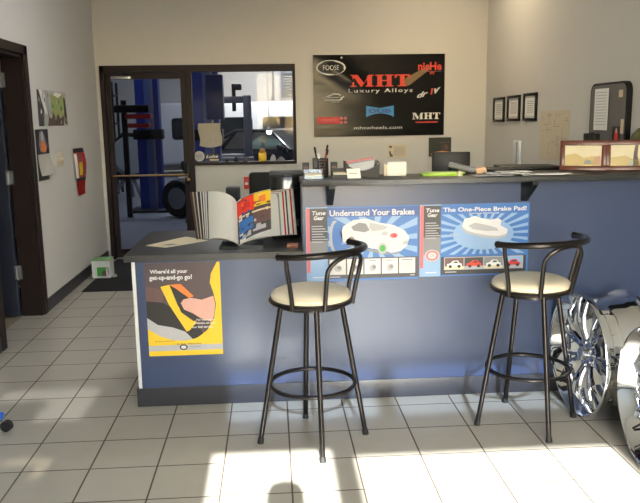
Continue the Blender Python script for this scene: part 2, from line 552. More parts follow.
# ------------------------------------------------------------------ service counter
CY = 3.955
ct = thing('service_counter', 'long blue laminate service counter with a charcoal worktop and raised transaction shelf', 'counter', (0, 4.2, 0))
mb = MB(); mb.bb((-0.745, CY, 0.0), (0.16, CY + 0.03, 0.822), M_counter); mb.build('low_front_panel', ct)
mb = MB(); mb.bb((0.16, CY, 0.0), (XR - 0.004, CY + 0.03, 1.217), M_counter); mb.build('tall_front_panel', ct)
mb = MB(); mb.bb((-0.765, CY - 0.004, 0.10), (-0.745, CY + 0.028, 0.822), M_edge, 0.004); mb.build('edge_strip', ct, label='pale edge strip at the left corner')
mb = MB(); mb.bb((-0.765, CY + 0.028, 0), (-0.735, 4.74, 0.822), M_counter); mb.build('end_panel', ct)
mb = MB(); mb.bb((0.155, CY + 0.03, 0.858), (0.18, 4.12, 1.217), M_counter); mb.build('shelf_end_panel', ct)
mb = MB()
mb.bb((-0.772, CY - 0.008, 0), (XR - 0.004, CY, 0.106), M_kick, 0.002); mb.bb((-0.775, CY - 0.008, 0), (-0.765, 4.74, 0.106), M_kick, 0.002)
mb.build('kick_plate', ct, label='black vinyl kick plate')
mb = MB()
mb.prism([(-0.795, 3.915), (0.1545, 3.915), (0.1545, CY + 0.03), (XR - 0.004, CY + 0.03), (XR - 0.004, 4.79), (-0.79, 4.79)], 0.822, 0.857, M_top)
mb.build('countertop', ct, smooth=False)
mb = MB()
mb.bb((0.148, 3.755, 1.217), (XR - 0.004, 4.10, 1.247), M_top, 0.006); mb.bb((1.10, 4.09, 1.217), (XR - 0.004, 4.52, 1.2465), M_top, 0.004)
mb.build('transaction_shelf', ct)
for x in (0.305, 1.365):
    mb = MB()
    M = Matrix.Translation((x, 0, 0)) @ Matrix(((0, 0, 1, 0), (1, 0, 0, 0), (0, 1, 0, 0), (0, 0, 0, 1)))
    mb.prism([(CY, 1.10), (CY, 1.217), (3.775, 1.217), (3.775, 1.20), (CY - 0.025, 1.10)], -0.016, 0.016, M_black, M)
    mb.build('shelf_bracket', ct, smooth=False)

# ------------------------------------------------------------------ bar stools
def make_stool(label):
    r = thing('bar_stool', label, 'stool', (0, 0, 0), 0, 'bar stools at the counter', world=False)
    mb = MB()
    mb.lathe([(0.0, 0.716), (0.182, 0.716), (0.190, 0.724), (0.191, 0.738), (0.182, 0.751), (0.16, 0.760), (0.10, 0.766), (0.0, 0.768)], M_cream, seg=40)
    mb.build('seat_cushion', r)
    mb = MB()
    mb.lathe([(0.19, 0.701), (0.200, 0.703), (0.204, 0.711), (0.200, 0.719), (0.19, 0.721), (0.0, 0.715), (0.0, 0.700)], M_metal, seg=40, closed=True)
    mb.lathe([(0.0, 0.702), (0.155, 0.702), (0.155, 0.680), (0.0, 0.680)], M_metal, seg=32)
    mb.build('seat_frame', r)
    for k in range(4):
        a = PI / 2 * k + math.radians(6)
        c, s = math.cos(a), math.sin(a)
        mb = MB()
        mb.tube([(0.146 * c, 0.146 * s, 0.690), (0.262 * c, 0.262 * s, 0.012)], 0.0125, M_metal, 12)
        lg = mb.build('leg', r)
        f = MB(); f.tube([(0.2595 * c, 0.2595 * s, 0.026), (0.2635 * c, 0.2635 * s, 0.0)], [0.0145, 0.016], M_rubber, 12)
        f.build('rubber_foot', lg)
    mb = MB()
    mb.tube([(0.205 * math.cos(2 * PI * k / 48), 0.205 * math.sin(2 * PI * k / 48), 0.292) for k in range(48)], 0.0105, M_metal, 10, closed=True)
    mb.build('foot_ring', r)
    b0 = math.radians(-47)
    mb = MB()
    pts = []
    for k in range(29):
        t = -79 + 164 * k / 28
        e = 0
        a = b0 + math.radians(t)
        R = 0.256
        pts.append((R * math.cos(a), R * math.sin(a), 0.955 + 0.012 * math.cos(math.radians(t)) ** 2))
    rr = [0.0155] * 29
    mb.tube(pts, rr, M_metal, 12)
    for q in (pts[0], pts[-1]):
        mb.lathe([(0, 0.0185), (0.012, 0.014), (0.0185, 0.0), (0.012, -0.014), (0, -0.0185)], M_metal, Matrix.Translation(q), 12)
    mb.build('back_rail', r)
    for t in (-71, 71):
        a = b0 + math.radians(t)
        mb = MB()
        c, s = math.cos(a), math.sin(a)
        pr = [(0.200, 0.70), (0.209, 0.76), (0.230, 0.84), (0.247, 0.90), (0.255, 0.952)]
        mb.tube([(R * c, R * s, z) for R, z in pr], 0.0105, M_metal, 10)
        mb.build('back_post', r)
    mb = MB()
    pts = []
    for k in range(25):
        u = k / 24
        if u < 0.3:
            w, z = 0, 0.70 + (0.87 - 0.70) * (u / 0.3)
            ang = -28
        elif u > 0.7:
            z = 0.70 + (0.87 - 0.70) * ((1 - u) / 0.3)
            ang = 28
        else:
            th = (u - 0.3) / 0.4 * PI
            ang = -28 * math.cos(th)
            z = 0.87 + 0.086 * math.sin(th)
        a = b0 + math.radians(ang)
        R = 0.201 + 0.055 * max(0, (z - 0.70) / 0.245) ** 1.2
        pts.append((R * math.cos(a), R * math.sin(a), z))
    mb.tube(pts, 0.0105, M_metal, 10)
    mb.build('back_hoop', r)
    return r
st1 = make_stool('black bar stool with cream seat in front of the pale poster of a white car')
st1.location = (0.171, 3.44, 0)
st2 = copy_tree(st1)
st2.location = (1.276, 3.546, 0)
st2.rotation_euler = (0, 0, math.radians(-21))
st2['label'] = 'black metal bar stool with cream seat standing beside the chrome wheels'
# keep the second stool's feet where they stand: only the seat swivels
for ch in st2.children:
    if ch.name.split('.')[0] in ('leg', 'foot_ring'):
        ch.rotation_euler = (0, 0, math.radians(20.5))

# ------------------------------------------------------------------ chrome wheels
def make_wheel(label):
    r = thing('chrome_wheel', label, 'wheel', (0, 0, 0), 0, 'chrome wheels on the floor', world=False)
    RX = Matrix.Translation((0, 0, 0.328)) @ Matrix.Rotation(PI / 2, 4, 'Y')      # local z -> +x, from face (0) back
    mb = MB()
    prof = [(0.318, 0.0), (0.325, 0.0), (0.328, 0.008), (0.325, 0.022), (0.312, 0.028), (0.306, 0.05), (0.282, 0.07), (0.276, 0.12), (0.286, 0.135),
            (0.290, 0.20), (0.300, 0.22), (0.304, 0.255), (0.324, 0.262), (0.328, 0.275), (0.322, 0.285), (0.300, 0.283),
            (0.286, 0.23), (0.268, 0.14), (0.262, 0.10), (0.270, 0.06), (0.296, 0.034), (0.304, 0.014)]
    mb.lathe(prof, M_chrome, RX, 64, closed=True)
    mb.build('rim_barrel', r)
    mb = MB()
    mb.lathe([(0.0, 0.052), (0.075, 0.055), (0.092, 0.062), (0.095, 0.09), (0.08, 0.11), (0.0, 0.11)], M_chrome, RX, 40)
    mb.build('hub', r)
    mb = MB(); mb.lathe([(0.0, 0.018), (0.024, 0.02), (0.033, 0.026), (0.036, 0.055), (0.0, 0.055)], M_chrome, RX, 32); mb.build('centre_cap', r)
    for k in range(7):
        a = 2 * PI * k / 7 + 0.25
        mb = MB()
        Rk = RX @ Matrix.Rotation(a, 4, 'Z')
        for sgn in (-1, 1):
            # two curved blades make one split spoke
            n = 10
            def blade(u, side, h):
                rad = 0.07 + 0.212 * u
                off = sgn * (0.010 + 0.052 * u ** 1.6) + side * (0.015 - 0.004 * u)
                dep = 0.056 - 0.028 * math.sin(u * PI) * 0.8 - 0.006 * u + h
                return Rk @ Vector((rad, off, dep))
            bm = bmesh.new()
            rows = []
            for i in range(n + 1):
                u = i / n
                rows.append([bm.verts.new(blade(u, -1, 0.012)), bm.verts.new(blade(u, -0.5, 0.0)), bm.verts.new(blade(u, 0.5, 0.0)), bm.verts.new(blade(u, 1, 0.012)), bm.verts.new(blade(u, 0.6, 0.05)), bm.verts.new(blade(u, -0.6, 0.05))])
            for i in range(n):
                for j in range(6):
                    bm.faces.new((rows[i][j], rows[i][(j + 1) % 6], rows[i + 1][(j + 1) % 6], rows[i + 1][j]))
            bm.faces.new(rows[0][::-1]); bm.faces.new(rows[-1])
            bmesh.ops.recalc_face_normals(bm, faces=bm.faces)
            mb.merge(bm, M_chrome)
        mb.build('spoke', r)
    for k in range(6):
        a = 2 * PI * k / 6
        mb = MB()
        mb.lathe([(0.0, 0.046), (0.009, 0.046), (0.011, 0.050), (0.011, 0.060), (0.0, 0.060)], M_chrome2, RX @ Matrix.Translation((0.06 * math.cos(a), 0.06 * math.sin(a), 0)), 6)
        mb.build('lug_nut', r)
    mb = MB(); mb.cyl((0.03, 0.285 * math.sin(2.4), 0.328 + 0.285 * math.cos(2.4)), (0.05, 0.24 * math.sin(2.4), 0.328 + 0.24 * math.cos(2.4)), 0.005, M_black); mb.build('valve_stem', r)
    return r
w1 = make_wheel('polished chrome car wheel on its tread, nearest the blue counter front behind the stool legs')
w1.location = (1.557, 3.620, 0)
w1.rotation_euler = (0, 0, math.radians(3))
w2 = copy_tree(w1)
w2.location = (1.605, 2.952, 0)
w2.rotation_euler = (0, 0, math.radians(-2))
w2['label'] = 'polished chrome car wheel cut by the right edge, in front of the other wheel'

# ------------------------------------------------------------------ posters on the counter
def poster(name, label, cat, x0, x1, z0, z1, y=CY - 0.0016, group=None):
    return Art((x0, y, z0), (1, 0, 0), (0, 0, 1), x1 - x0, z1 - z0), (name, label, cat, group)
# yellow pedal poster
A, meta = poster('poster', '', '', -0.697, -0.295, 0.288, 0.806)
A.sheetback(M_yel)
A.poly([(0, 0.30), (0.15, 0.22), (0.32, 0.17), (0.5, 0.16), (0.66, 0.19), (0.80, 0.27), (0.90, 0.40), (0.93, 0.55), (0.90, 0.68), (0.86, 0.78), (0.88, 0.88), (0.965, 1.0), (0, 1.0)], M_plum, 1)
A.poly([(0, 0.30), (0.15, 0.22), (0.32, 0.17), (0.5, 0.16), (0.60, 0.175), (0.5, 0.26), (0.33, 0.31), (0.14, 0.34), (0, 0.42)], M_lgrey, 2)
A.poly([(0, 0.42), (0.14, 0.34), (0.33, 0.31), (0.5, 0.26), (0.6, 0.175), (0.66, 0.19), (0.74, 0.23), (0.68, 0.34), (0.5, 0.44), (0.22, 0.58), (0, 0.60)], M_pblack, 2)
A.poly([(0, 0.60), (0.22, 0.58), (0.24, 0.72), (0, 0.76)], M_brown, 2)
A.poly([(0.20, 0.75), (0.32, 0.77), (0.42, 0.54), (0.66, 0.36), (0.56, 0.27), (0.52, 0.26), (0.30, 0.56)], M_yel, 3)
A.poly([(0.32, 0.77), (0.47, 0.775), (0.64, 0.64), (0.56, 0.62), (0.42, 0.72)], M_orange, 3)
A.poly([(0.32, 0.765), (0.42, 0.715), (0.58, 0.62), (0.50, 0.52), (0.70, 0.40), (0.62, 0.37), (0.46, 0.47)], M_pblack, 4)
A.poly([(0.46, 0.57), (0.50, 0.61), (0.60, 0.625), (0.74, 0.60), (0.90, 0.64), (0.92, 0.55), (0.90, 0.42), (0.86, 0.36), (0.72, 0.40), (0.62, 0.455), (0.50, 0.50)], M_skin, 5)
A.text("Where'd all your", 0.07, 0.88, 0.57, 0.935, M_pw, 6, 0.03)
A.text("get-up-and-go go?", 0.06, 0.81, 0.63, 0.875, M_pw, 6, 0.03)
A.text('For maximum', 0.66, 0.375, 0.90, 0.395, M_pw, 6, 0.02)
A.text('acceleration, ask about', 0.62, 0.335, 0.91, 0.36, M_pw, 6, 0.02)
A.text('our fuel service', 0.60, 0.295, 0.88, 0.32, M_pw, 6, 0.02)
A.rect(0, 0.055, 1, 0.115, M_lgrey, 3)
A.text('get peak performance', 0.09, 0.15, 0.36, 0.17, M_brown, 4)
A.text('GAS PEDAL', 0.38, 0.118, 0.72, 0.135, M_dgrey, 5, 0.01)
A.ell(0.47, 0.09, 0.055, 0.032, M_dgrey, 4); A.ell(0.47, 0.09, 0.035, 0.018, M_pw, 5)
A.text('Fuel System', 0.56, 0.085, 0.70, 0.10, M_dgrey, 5)
tag(A.mb.build('poster', None, (-0.685, CY, 0.288), False), 'yellow and black poster of a foot on a pedal on the low counter front', 'poster', 'posters on the counter front')

def brake_base(x0, x1, z0, z1):
    A = Art((x0, CY - 0.0016, z0), (1, 0, 0), (0, 0, 1), x1 - x0, z1 - z0)
    A.sheetback(M_bluel)
    A.rect(0.0, 0, 0.035, 1, M_bluel, 1)
    A.rect(0.004, 0.12, 0.035, 0.985, M_pink, 2)
    A.rect(0.035, 0.55, 0.19, 0.985, M_dgrey, 2)
    A.rect(0.035, 0.30, 0.19, 0.55, M_grey, 2)
    A.rect(0.035, 0.10, 0.19, 0.30, M_bluel, 2)
    A.text('Tune', 0.055, 0.895, 0.175, 0.95, M_pw, 4, 0.03, 0.2)
    A.text('Gear', 0.07, 0.83, 0.16, 0.885, M_pw, 4, 0.03, 0.2)
    for k in range(7):
        A.rect(0.05, 0.74 - 0.035 * k, 0.15 + 0.02 * (k % 3), 0.753 - 0.035 * k, M_lgrey, 4)
    A.rect(0.055, 0.05, 0.155, 0.065, M_pw, 4)
    A.rect(0.19, 0.0, 1, 1, M_blueP, 1)
    return A
def rays(A, cu, cv, n, m, l, u0=0.195, u1=0.99, v0=0.30, v1=0.86, gap=0.42):
    for k in range(n):
        a0, a1 = 2 * PI * k / n, 2 * PI * (k + gap) / n
        pts = [(cu, cv)]
        for a in (a0, (a0 + a1) / 2, a1):
            dx, dy = math.cos(a), math.sin(a)
            t = 9
            if dx > 1e-6: t = min(t, (u1 - cu) / dx)
            if dx < -1e-6: t = min(t, (u0 - cu) / dx)
            if dy > 1e-6: t = min(t, (v1 - cv) / dy)
            if dy < -1e-6: t = min(t, (v0 - cv) / dy)
            pts.append((cu + dx * t, cv + dy * t))
        A.poly(pts, m, l)
# poster with the white car
A = brake_base(0.175, 0.787, 0.68, 1.088)
rays(A, 0.60, 0.55, 14, M_bluel, 2)
A.rect(0.19, 0.86, 1, 0.985, M_blued, 2)
A.text('Understand Your Brakes', 0.21, 0.875, 0.965, 0.955, M_pw, 4, 0.025)
A.ell(0.255, 0.60, 0.05, 0.22, M_lgrey, 3); A.ell(0.275, 0.60, 0.045, 0.20, M_blueP, 4)
car = [(0.30, 0.63), (0.33, 0.74), (0.42, 0.82), (0.54, 0.835), (0.64, 0.78), (0.78, 0.74), (0.88, 0.66), (0.92, 0.57), (0.90, 0.46), (0.84, 0.385), (0.76, 0.37), (0.66, 0.41), (0.52, 0.455), (0.40, 0.48), (0.33, 0.53)]
A.poly(car, M_pw, 4)
A.poly([(0.40, 0.73), (0.47, 0.785), (0.53, 0.77), (0.565, 0.68), (0.52, 0.65), (0.42, 0.68)], M_grey, 5)
A.poly([(0.565, 0.78), (0.62, 0.765), (0.73, 0.72), (0.70, 0.68), (0.59, 0.66), (0.56, 0.71)], M_lgrey, 5)
A.poly([(0.52, 0.44), (0.66, 0.40), (0.76, 0.36), (0.84, 0.375), (0.80, 0.345), (0.70, 0.345), (0.55, 0.40)], M_grey, 3)
A.ell(0.40, 0.53, 0.035, 0.07, M_grey, 5); A.ell(0.40, 0.53, 0.022, 0.045, M_orange, 6)
A.ell(0.68, 0.43, 0.042, 0.075, M_lgrey, 5); A.ell(0.68, 0.43, 0.025, 0.045, M_green, 6)
A.ell(0.78, 0.60, 0.035, 0.035, M_pink, 5); A.ell(0.785, 0.60, 0.018, 0.02, M_red, 6); A.ell(0.70, 0.63, 0.03, 0.03, M_lgrey, 5)
A.ell(0.885, 0.50, 0.025, 0.03, M_lgrey, 5, rot=0.5)
A.rect(0.21, 0.33, 0.26, 0.36, M_red, 4)
A.rect(0.195, 0.03, 1, 0.31, M_dgrey, 3)
for k in range(5):
    u = 0.205 + k * 0.156
    A.rect(u, 0.085, u + 0.145, 0.295, M_pw, 4)
    if k < 4:
        A.ell(u + 0.075, 0.17, 0.035, 0.045, M_lgrey, 5, rot=0.4 * k); A.ell(u + 0.085, 0.18, 0.018, 0.025, M_grey, 6); A.rect(u + 0.04, 0.262, u + 0.10, 0.272, M_grey, 5)
    else:
        for q in range(7):
            A.rect(u + 0.02, 0.235 - q * 0.02, u + 0.12, 0.242 - q * 0.02, M_lgrey, 5)
        A.rect(u + 0.02, 0.262, u + 0.12, 0.275, M_grey, 5)
A.rect(0.205, 0.05, 0.30, 0.062, M_lgrey, 4); A.rect(0.93, 0.05, 0.97, 0.065, M_lgrey, 4)
tag(A.mb.build('poster', None, (0.175, CY, 0.68), False), 'pale blue poster of a white car headed Understand Your Brakes', 'poster', 'posters on the counter front')
# poster with the brake pad
A = brake_base(0.795, 1.402, 0.69, 1.088)
rays(A, 0.58, 0.58, 26, M_bluel, 2)
A.ell(0.58, 0.58, 0.28, 0.22, M_bluel, 2.4)
A.text('The One-Piece Brake Pad!', 0.21, 0.895, 0.97, 0.955, M_pw, 4, 0.025)
A.text('Technology Breakthrough', 0.44, 0.855, 0.72, 0.88, M_pw, 4, 0.01)
pad = [(0.38, 0.66), (0.40, 0.76), (0.45, 0.775), (0.50, 0.80), (0.54, 0.77), (0.62, 0.74), (0.66, 0.74), (0.70, 0.76), (0.74, 0.73), (0.73, 0.66), (0.80, 0.60), (0.79, 0.54), (0.72, 0.51), (0.62, 0.52), (0.50, 0.56), (0.42, 0.60)]
A.poly(pad, M_lgrey, 4)
A.poly([(u + 0.004, v + 0.035) for u, v in pad], M_pw, 5)
A.poly([(0.44, 0.70), (0.50, 0.74), (0.62, 0.70), (0.70, 0.66), (0.72, 0.62), (0.60, 0.62), (0.48, 0.65)], M_lgrey, 6)
A.text('Pads', 0.28, 0.57, 0.35, 0.60, M_lgrey, 4)
A.ell(0.115, 0.295, 0.07, 0.085, M_lgrey, 4); A.ell(0.115, 0.295, 0.055, 0.068, M_pink, 5); A.ell(0.115, 0.295, 0.038, 0.045, M_pw, 6)
A.text('OK', 0.09, 0.275, 0.14, 0.315, M_red, 7)
A.rect(0.195, 0.02, 0.98, 0.27, M_pblack, 3)
A.rect(0.225, 0.085, 0.955, 0.265, M_lgrey, 4)
for k, (c1, c2, c3) in enumerate(((M_brown, M_white2, M_tan), (M_dgrey, M_redb, M_lgrey), (M_grey, M_white2, M_tan), (M_bluel, M_red, M_lgrey))):
    u = 0.232 + k * 0.18
    A.rect(u, 0.095, u + 0.172, 0.255, c1, 5)
    A.rect(u, 0.095, u + 0.172, 0.135, c3, 6)
    A.poly([(u + 0.02, 0.135), (u + 0.02, 0.17), (u + 0.05, 0.18), (u + 0.075, 0.215), (u + 0.12, 0.215), (u + 0.135, 0.18), (u + 0.155, 0.17), (u + 0.155, 0.135)], c2, 7)
    A.poly([(u + 0.075, 0.18), (u + 0.085, 0.205), (u + 0.115, 0.205), (u + 0.122, 0.18)], M_dgrey, 8)
    A.ell(u + 0.05, 0.135, 0.016, 0.022, M_pblack, 8, 12); A.ell(u + 0.13, 0.135, 0.016, 0.022, M_pblack, 8, 12)
A.rect(0.235, 0.05, 0.34, 0.062, M_lgrey, 4)
tag(A.mb.build('poster', None, (0.795, CY, 0.69), False), 'blue poster of a silver part in light rays headed The One-Piece Brake Pad!', 'poster', 'posters on the counter front')

# ------------------------------------------------------------------ banner on the back wall
def bmat():
    m = bpy.data.materials.new('black_vinyl_banner')
    m.use_nodes = True
    nt = m.node_tree
    b = nt.nodes['Principled BSDF']
    b.inputs['Base Color'].default_value = lin((13, 12, 13))
    b.inputs['Roughness'].default_value = 0.22
    b.inputs['Specular IOR Level'].default_value = 0.16
    tc = nt.nodes.new('ShaderNodeTexCoord')
    mp = nt.nodes.new('ShaderNodeMapping')
    mp.inputs['Rotation'].default_value = (0, math.radians(-50), 0)
    mp.inputs['Scale'].default_value = (0.8, 1, 2.6)
    nt.links.new(tc.outputs['Object'], mp.inputs['Vector'])
    nz = nt.nodes.new('ShaderNodeTexNoise'); nz.inputs['Scale'].default_value = 1.6; nz.inputs['Detail'].default_value = 2
    nt.links.new(mp.outputs[0], nz.inputs['Vector'])
    bp = nt.nodes.new('ShaderNodeBump'); bp.inputs['Strength'].default_value = 0.12; bp.inputs['Distance'].default_value = 0.05
    nt.links.new(nz.outputs['Fac'], bp.inputs['Height'])
    nt.links.new(bp.outputs[0], b.inputs['Normal'])
    return m
M_ban = bmat()
bw, bh = 1.495, 0.905
def warp(u, v):
    e = math.exp(-((u * 1.25 - (1.05 - v)) / 0.16) ** 2) * math.exp(-((u - 0.2) / 0.26) ** 2)
    e2 = math.exp(-((u * 0.7 - (0.95 - v) + 0.05) / 0.10) ** 2) * math.exp(-((u - 0.25) / 0.3) ** 2)
    return 0.006 + 0.012 * e + 0.008 * e2 + 0.004 * math.sin(5 * u + 3 * v)
A = Art((0.492, YB - 0.004, 1.352), (1, 0, 0), (0, 0, 1), bw, bh, warp=warp, step=0.0008)
A.mb.sheet(lambda u, v: A.P(u * bw, v * bh, 0), 60, 40, M_ban)
M_bred = mat('banner_red', (224, 62, 34), 0.45); M_bwhite = mat('banner_white', (214, 212, 204), 0.5); M_bcyan = mat('banner_cyan', (30, 128, 190), 0.45); M_gold = mat('banner_gold', (122, 98, 58), 0.5)
def serifM(A, u0, v0, u1, v1, m, l):
    # slab-serif MHT built from strokes
    w = (u1 - u0)
    def R(a, b, c, d): A.rect(u0 + a * w, v0 + b * (v1 - v0), u0 + c * w, v0 + d * (v1 - v0), m, l)
    def Pq(pts): A.poly([(u0 + a * w, v0 + b * (v1 - v0)) for a, b in pts], m, l)
    # M
    R(0.0, 0, 0.10, 0.09); R(0.03, 0.09, 0.06, 0.91); R(0.0, 0.91, 0.10, 1); Pq([(0.03, 1), (0.12, 1), (0.23, 0.28), (0.19, 0.0), (0.17, 0.0)])
    Pq([(0.19, 0.0), (0.22, 0.25), (0.31, 1), (0.335, 1)]); R(0.28, 0.09, 0.36, 0.91); R(0.25, 0, 0.39, 0.09); R(0.30, 0.91, 0.39, 1)
    # H
    R(0.42, 0, 0.56, 0.09); R(0.42, 0.91, 0.56, 1); R(0.45, 0.09, 0.53, 0.91); R(0.53, 0.45, 0.61, 0.55); R(0.61, 0.09, 0.69, 0.91); R(0.58, 0, 0.72, 0.09); R(0.58, 0.91, 0.72, 1)
    # T
    R(0.74, 0.90, 1.0, 1.0); Pq([(0.74, 0.70), (0.76, 0.70), (0.79, 0.90), (0.74, 0.90)]); Pq([(0.98, 0.70), (1.0, 0.70), (1.0, 0.90), (0.95, 0.90)]); R(0.83, 0.09, 0.91, 0.90); R(0.79, 0, 0.95, 0.09)
A.poly([(0.69, 0.62), (0.73, 0.62), (0.90, 0.83), (0.88, 0.86), (0.70, 0.71)], M_gold, 2)
serifM(A, 0.28, 0.61, 0.735, 0.755, M_bred, 4)
A.text('Luxury Alloys', 0.265, 0.525, 0.755, 0.585, M_bwhite, 4, 0.015, 0, 1.25)
A.ell(0.133, 0.845, 0.112, 0.092, M_bwhite, 2, 40); A.ell(0.133, 0.845, 0.098, 0.075, M_ban, 3, 40)
A.text('FOOSE', 0.075, 0.815, 0.195, 0.875, M_bwhite, 4, 0.0)
A.text('nicHe', 0.795, 0.80, 0.975, 0.90, M_bred, 4, 0.03)
A.text('W', 0.88, 0.745, 0.925, 0.79, M_bred, 4, 0.02); A.rect(0.83, 0.785, 0.975, 0.79, M_grey, 4)
A.text('dr', 0.785, 0.475, 0.875, 0.54, M_bwhite, 4, 0.03, 0.5, rot=0.22)
A.text('i', 0.888, 0.505, 0.915, 0.58, M_bred, 5, 0.05, 0.3, rot=0.15)
A.text('v', 0.92, 0.525, 0.975, 0.585, M_bwhite, 4, 0.03, 0.5, rot=0.25)
serifM(A, 0.755, 0.20, 0.97, 0.28, M_bwhite, 4)
A.rect(0.78, 0.155, 0.95, 0.17, M_red, 4)
# arched blue mark
n = 10
def arch(u): return 0.25 + 0.055 * (1 - ((u - 0.5) / 0.105) ** 2)
A.poly([(0.398 + 0.214 * i / n, 0.235 + 0.045 * (1 - (2 * i / n - 1) ** 2)) for i in range(n + 1)] + [(0.612, 0.375), (0.505, 0.345), (0.398, 0.375)], M_bcyan, 3)
A.text('DUB', 0.42, 0.285, 0.59, 0.335, M_blued, 4, 0.05)
A.text('mhtwheels.com', 0.305, 0.085, 0.675, 0.125, M_bwhite, 4, 0.0)
A.rect(0.025, 0.16, 0.20, 0.245, M_red, 3); A.text('mystic', 0.055, 0.175, 0.18, 0.23, M_pink, 4, 0.0, 0.3)
for k in range(4):
    A.rect(0.20 + 0.03 * (k % 2), 0.16 + 0.05 * (k // 2), 0.223 + 0.03 * (k % 2), 0.195 + 0.05 * (k // 2), M_pink, 4)
A.text('CONCEPT', 0.03, 0.525, 0.165, 0.545, M_grey, 4)
for a, b in (((0.03, 0.485), (0.24, 0.485)),):
    A.rect(a[0], a[1] - 0.004, b[0], a[1] + 0.004, M_lgrey, 4)
A.poly([(0.09, 0.49), (0.12, 0.51), (0.15, 0.53), (0.19, 0.53), (0.21, 0.51), (0.205, 0.50), (0.185, 0.52), (0.15, 0.52), (0.12, 0.50)], M_bwhite, 4)
A.poly([(0.08, 0.455), (0.20, 0.46), (0.225, 0.50), (0.235, 0.50), (0.21, 0.45), (0.08, 0.447)], M_bwhite, 4)
A.text('wheels', 0.13, 0.42, 0.20, 0.437, M_grey, 4)
A.ell(0.215, 0.965, 0.008, 0.012, M_bwhite, 4, 12)
tag(A.mb.build('banner', None, (0.492, YB - 0.004, 1.352), True), 'large black vinyl banner with red and white lettering on the back wall', 'banner')

# ------------------------------------------------------------------ back wall papers
def flat(o, U, V, w, h, **k): return Art(o, U, V, w, h, **k)
A = flat((1.815, YB - 0.003, 1.105), (1, 0, 0), (0, 0, 1), 0.262, 0.218)
A.sheetback(M_pblack)
A.rect(0.04, 0.04, 0.96, 0.96, mat('print_forest', (38, 44, 32), 0.4), 1)
A.poly([(0.08, 0.10), (0.2, 0.24), (0.6, 0.30), (0.88, 0.27), (0.94, 0.12), (0.6, 0.08)], M_orange, 2)
A.poly([(0.2, 0.14), (0.45, 0.25), (0.7, 0.25), (0.85, 0.15)], M_tan, 3)
A.rect(0.60, 0.30, 0.63, 0.70, M_brown, 2); A.rect(0.45, 0.72, 0.93, 0.76, M_brown, 2); A.rect(0.68, 0.36, 0.88, 0.62, M_brown, 2)
tag(A.mb.build('picture', None, (1.815, YB, 1.105), False), 'small dark picture on the back wall below the right end of the banner', 'picture')
A = flat((1.335, YB - 0.002, 1.098), (1, 0, 0), (0, 0, 1), 0.225, 0.15)
A.sheetback(M_tan)
A.ell(0.16, 0.85, 0.09, 0.07, M_dgrey, 1); A.poly([(0.08, 0.5), (0.14, 0.55), (0.2, 0.3), (0.28, 0.25), (0.26, 0.08), (0.12, 0.12)], M_dgrey, 1)
for k in range(8):
    A.rect(0.34, 0.82 - 0.09 * k, 0.92, 0.845 - 0.09 * k, M_grey, 1)
tag(A.mb.build('notice', None, (1.335, YB, 1.098), False), 'small printed paper notice on the back wall under the banner centre', 'paper')
A = flat((-0.322, YB - 0.003, 0.775), (1, 0, 0), (0, 0, 1), 0.06, 0.14)
A.sheetback(M_redb); A.rect(0.2, 0.35, 0.8, 0.55, M_white, 1); A.rect(0.2, 0.62, 0.8, 0.8, M_pink, 1)
tag(A.mb.build('tag', None, (-0.322, YB, 0.775), False), 'small red tag on the back wall below the interior window', 'sign')

# ------------------------------------------------------------------ left wall
Ul, Vl = (0, 1, 0), (0, 0, 1)     # reader looks towards -x
A = flat((XL + 0.004, 6.36, 1.53), Ul, Vl, 0.87, 0.30)
A.sheetback(mat('print_waterfall_grey', (176, 182, 176), 0.4))
A.poly([(0, 0.3), (0, 1), (0.12, 1), (0.2, 0.5), (0.16, 0.0), (0, 0)], M_dgrey, 1)
A.poly([(0.06, 1), (0.16, 1), (0.30, 0.35), (0.24, 0.25)], M_white, 2); A.poly([(0.25, 1), (0.34, 1), (0.38, 0.4), (0.3, 0.3)], M_lgrey, 2)
A.poly([(0.44, 0.25), (0.44, 0.9), (0.6, 0.97), (0.88, 0.92), (0.9, 0.2)], mat('print_sage', (164, 176, 112), 0.45), 1)
A.poly([(0.52, 0.9), (0.62, 0.98), (0.86, 0.94), (0.7, 0.82)], M_white, 2)
A.poly([(0.28, 0.0), (0.34, 0.28), (0.42, 0.2), (0.5, 0.38), (0.58, 0.22), (0.66, 0.36), (0.74, 0.2), (0.84, 0.3), (0.86, 0.0)], M_brown, 3)
A.poly([(0.9, 0.1), (0.9, 0.9), (0.96, 0.8), (1, 0.3), (1, 0)], M_dgrey, 2)
random.seed(9)
for k in range(40):
    u, v = random.uniform(0.02, 0.92), random.uniform(0.05, 0.9)
    m = random.choice([M_lgrey, M_white, M_grey] if u < 0.42 else ([MATS['print_sage'], M_tan, M_green] if v > 0.4 else [M_brown, M_pblack, MATS['print_sage']]))
    A.poly([(u, v), (u + 0.03, v - 0.04), (u + 0.045, v + 0.03), (u + 0.02, min(0.99, v + 0.12))], m, 4 + 0.05 * k)
tag(A.mb.build('poster', None, (XL, 6.36, 1.53), False), 'landscape nature poster on the left wall, topmost of the things pinned there', 'poster')
cal = thing('wall_calendar', 'hanging calendar with a dark photo above a white page by the left doorway', 'calendar', (XL, 6.23, 1.1))
A = flat((XL + 0.005, 6.23, 1.30), Ul, Vl, 0.35, 0.205)
A.sheetback(M_pblack); A.poly([(0.3, 0.9), (0.55, 0.95), (0.9, 0.3), (0.7, 0.05), (0.3, 0.1), (0.2, 0.4)], M_grey, 1); A.poly([(0.3, 0.15), (0.4, 0.5), (0.6, 0.55), (0.8, 0.25), (0.7, 0.08)], M_orange, 2); A.ell(0.5, 0.7, 0.12, 0.2, M_lgrey, 2)
A.mb.build('picture_page', cal, smooth=False)
mb = MB()
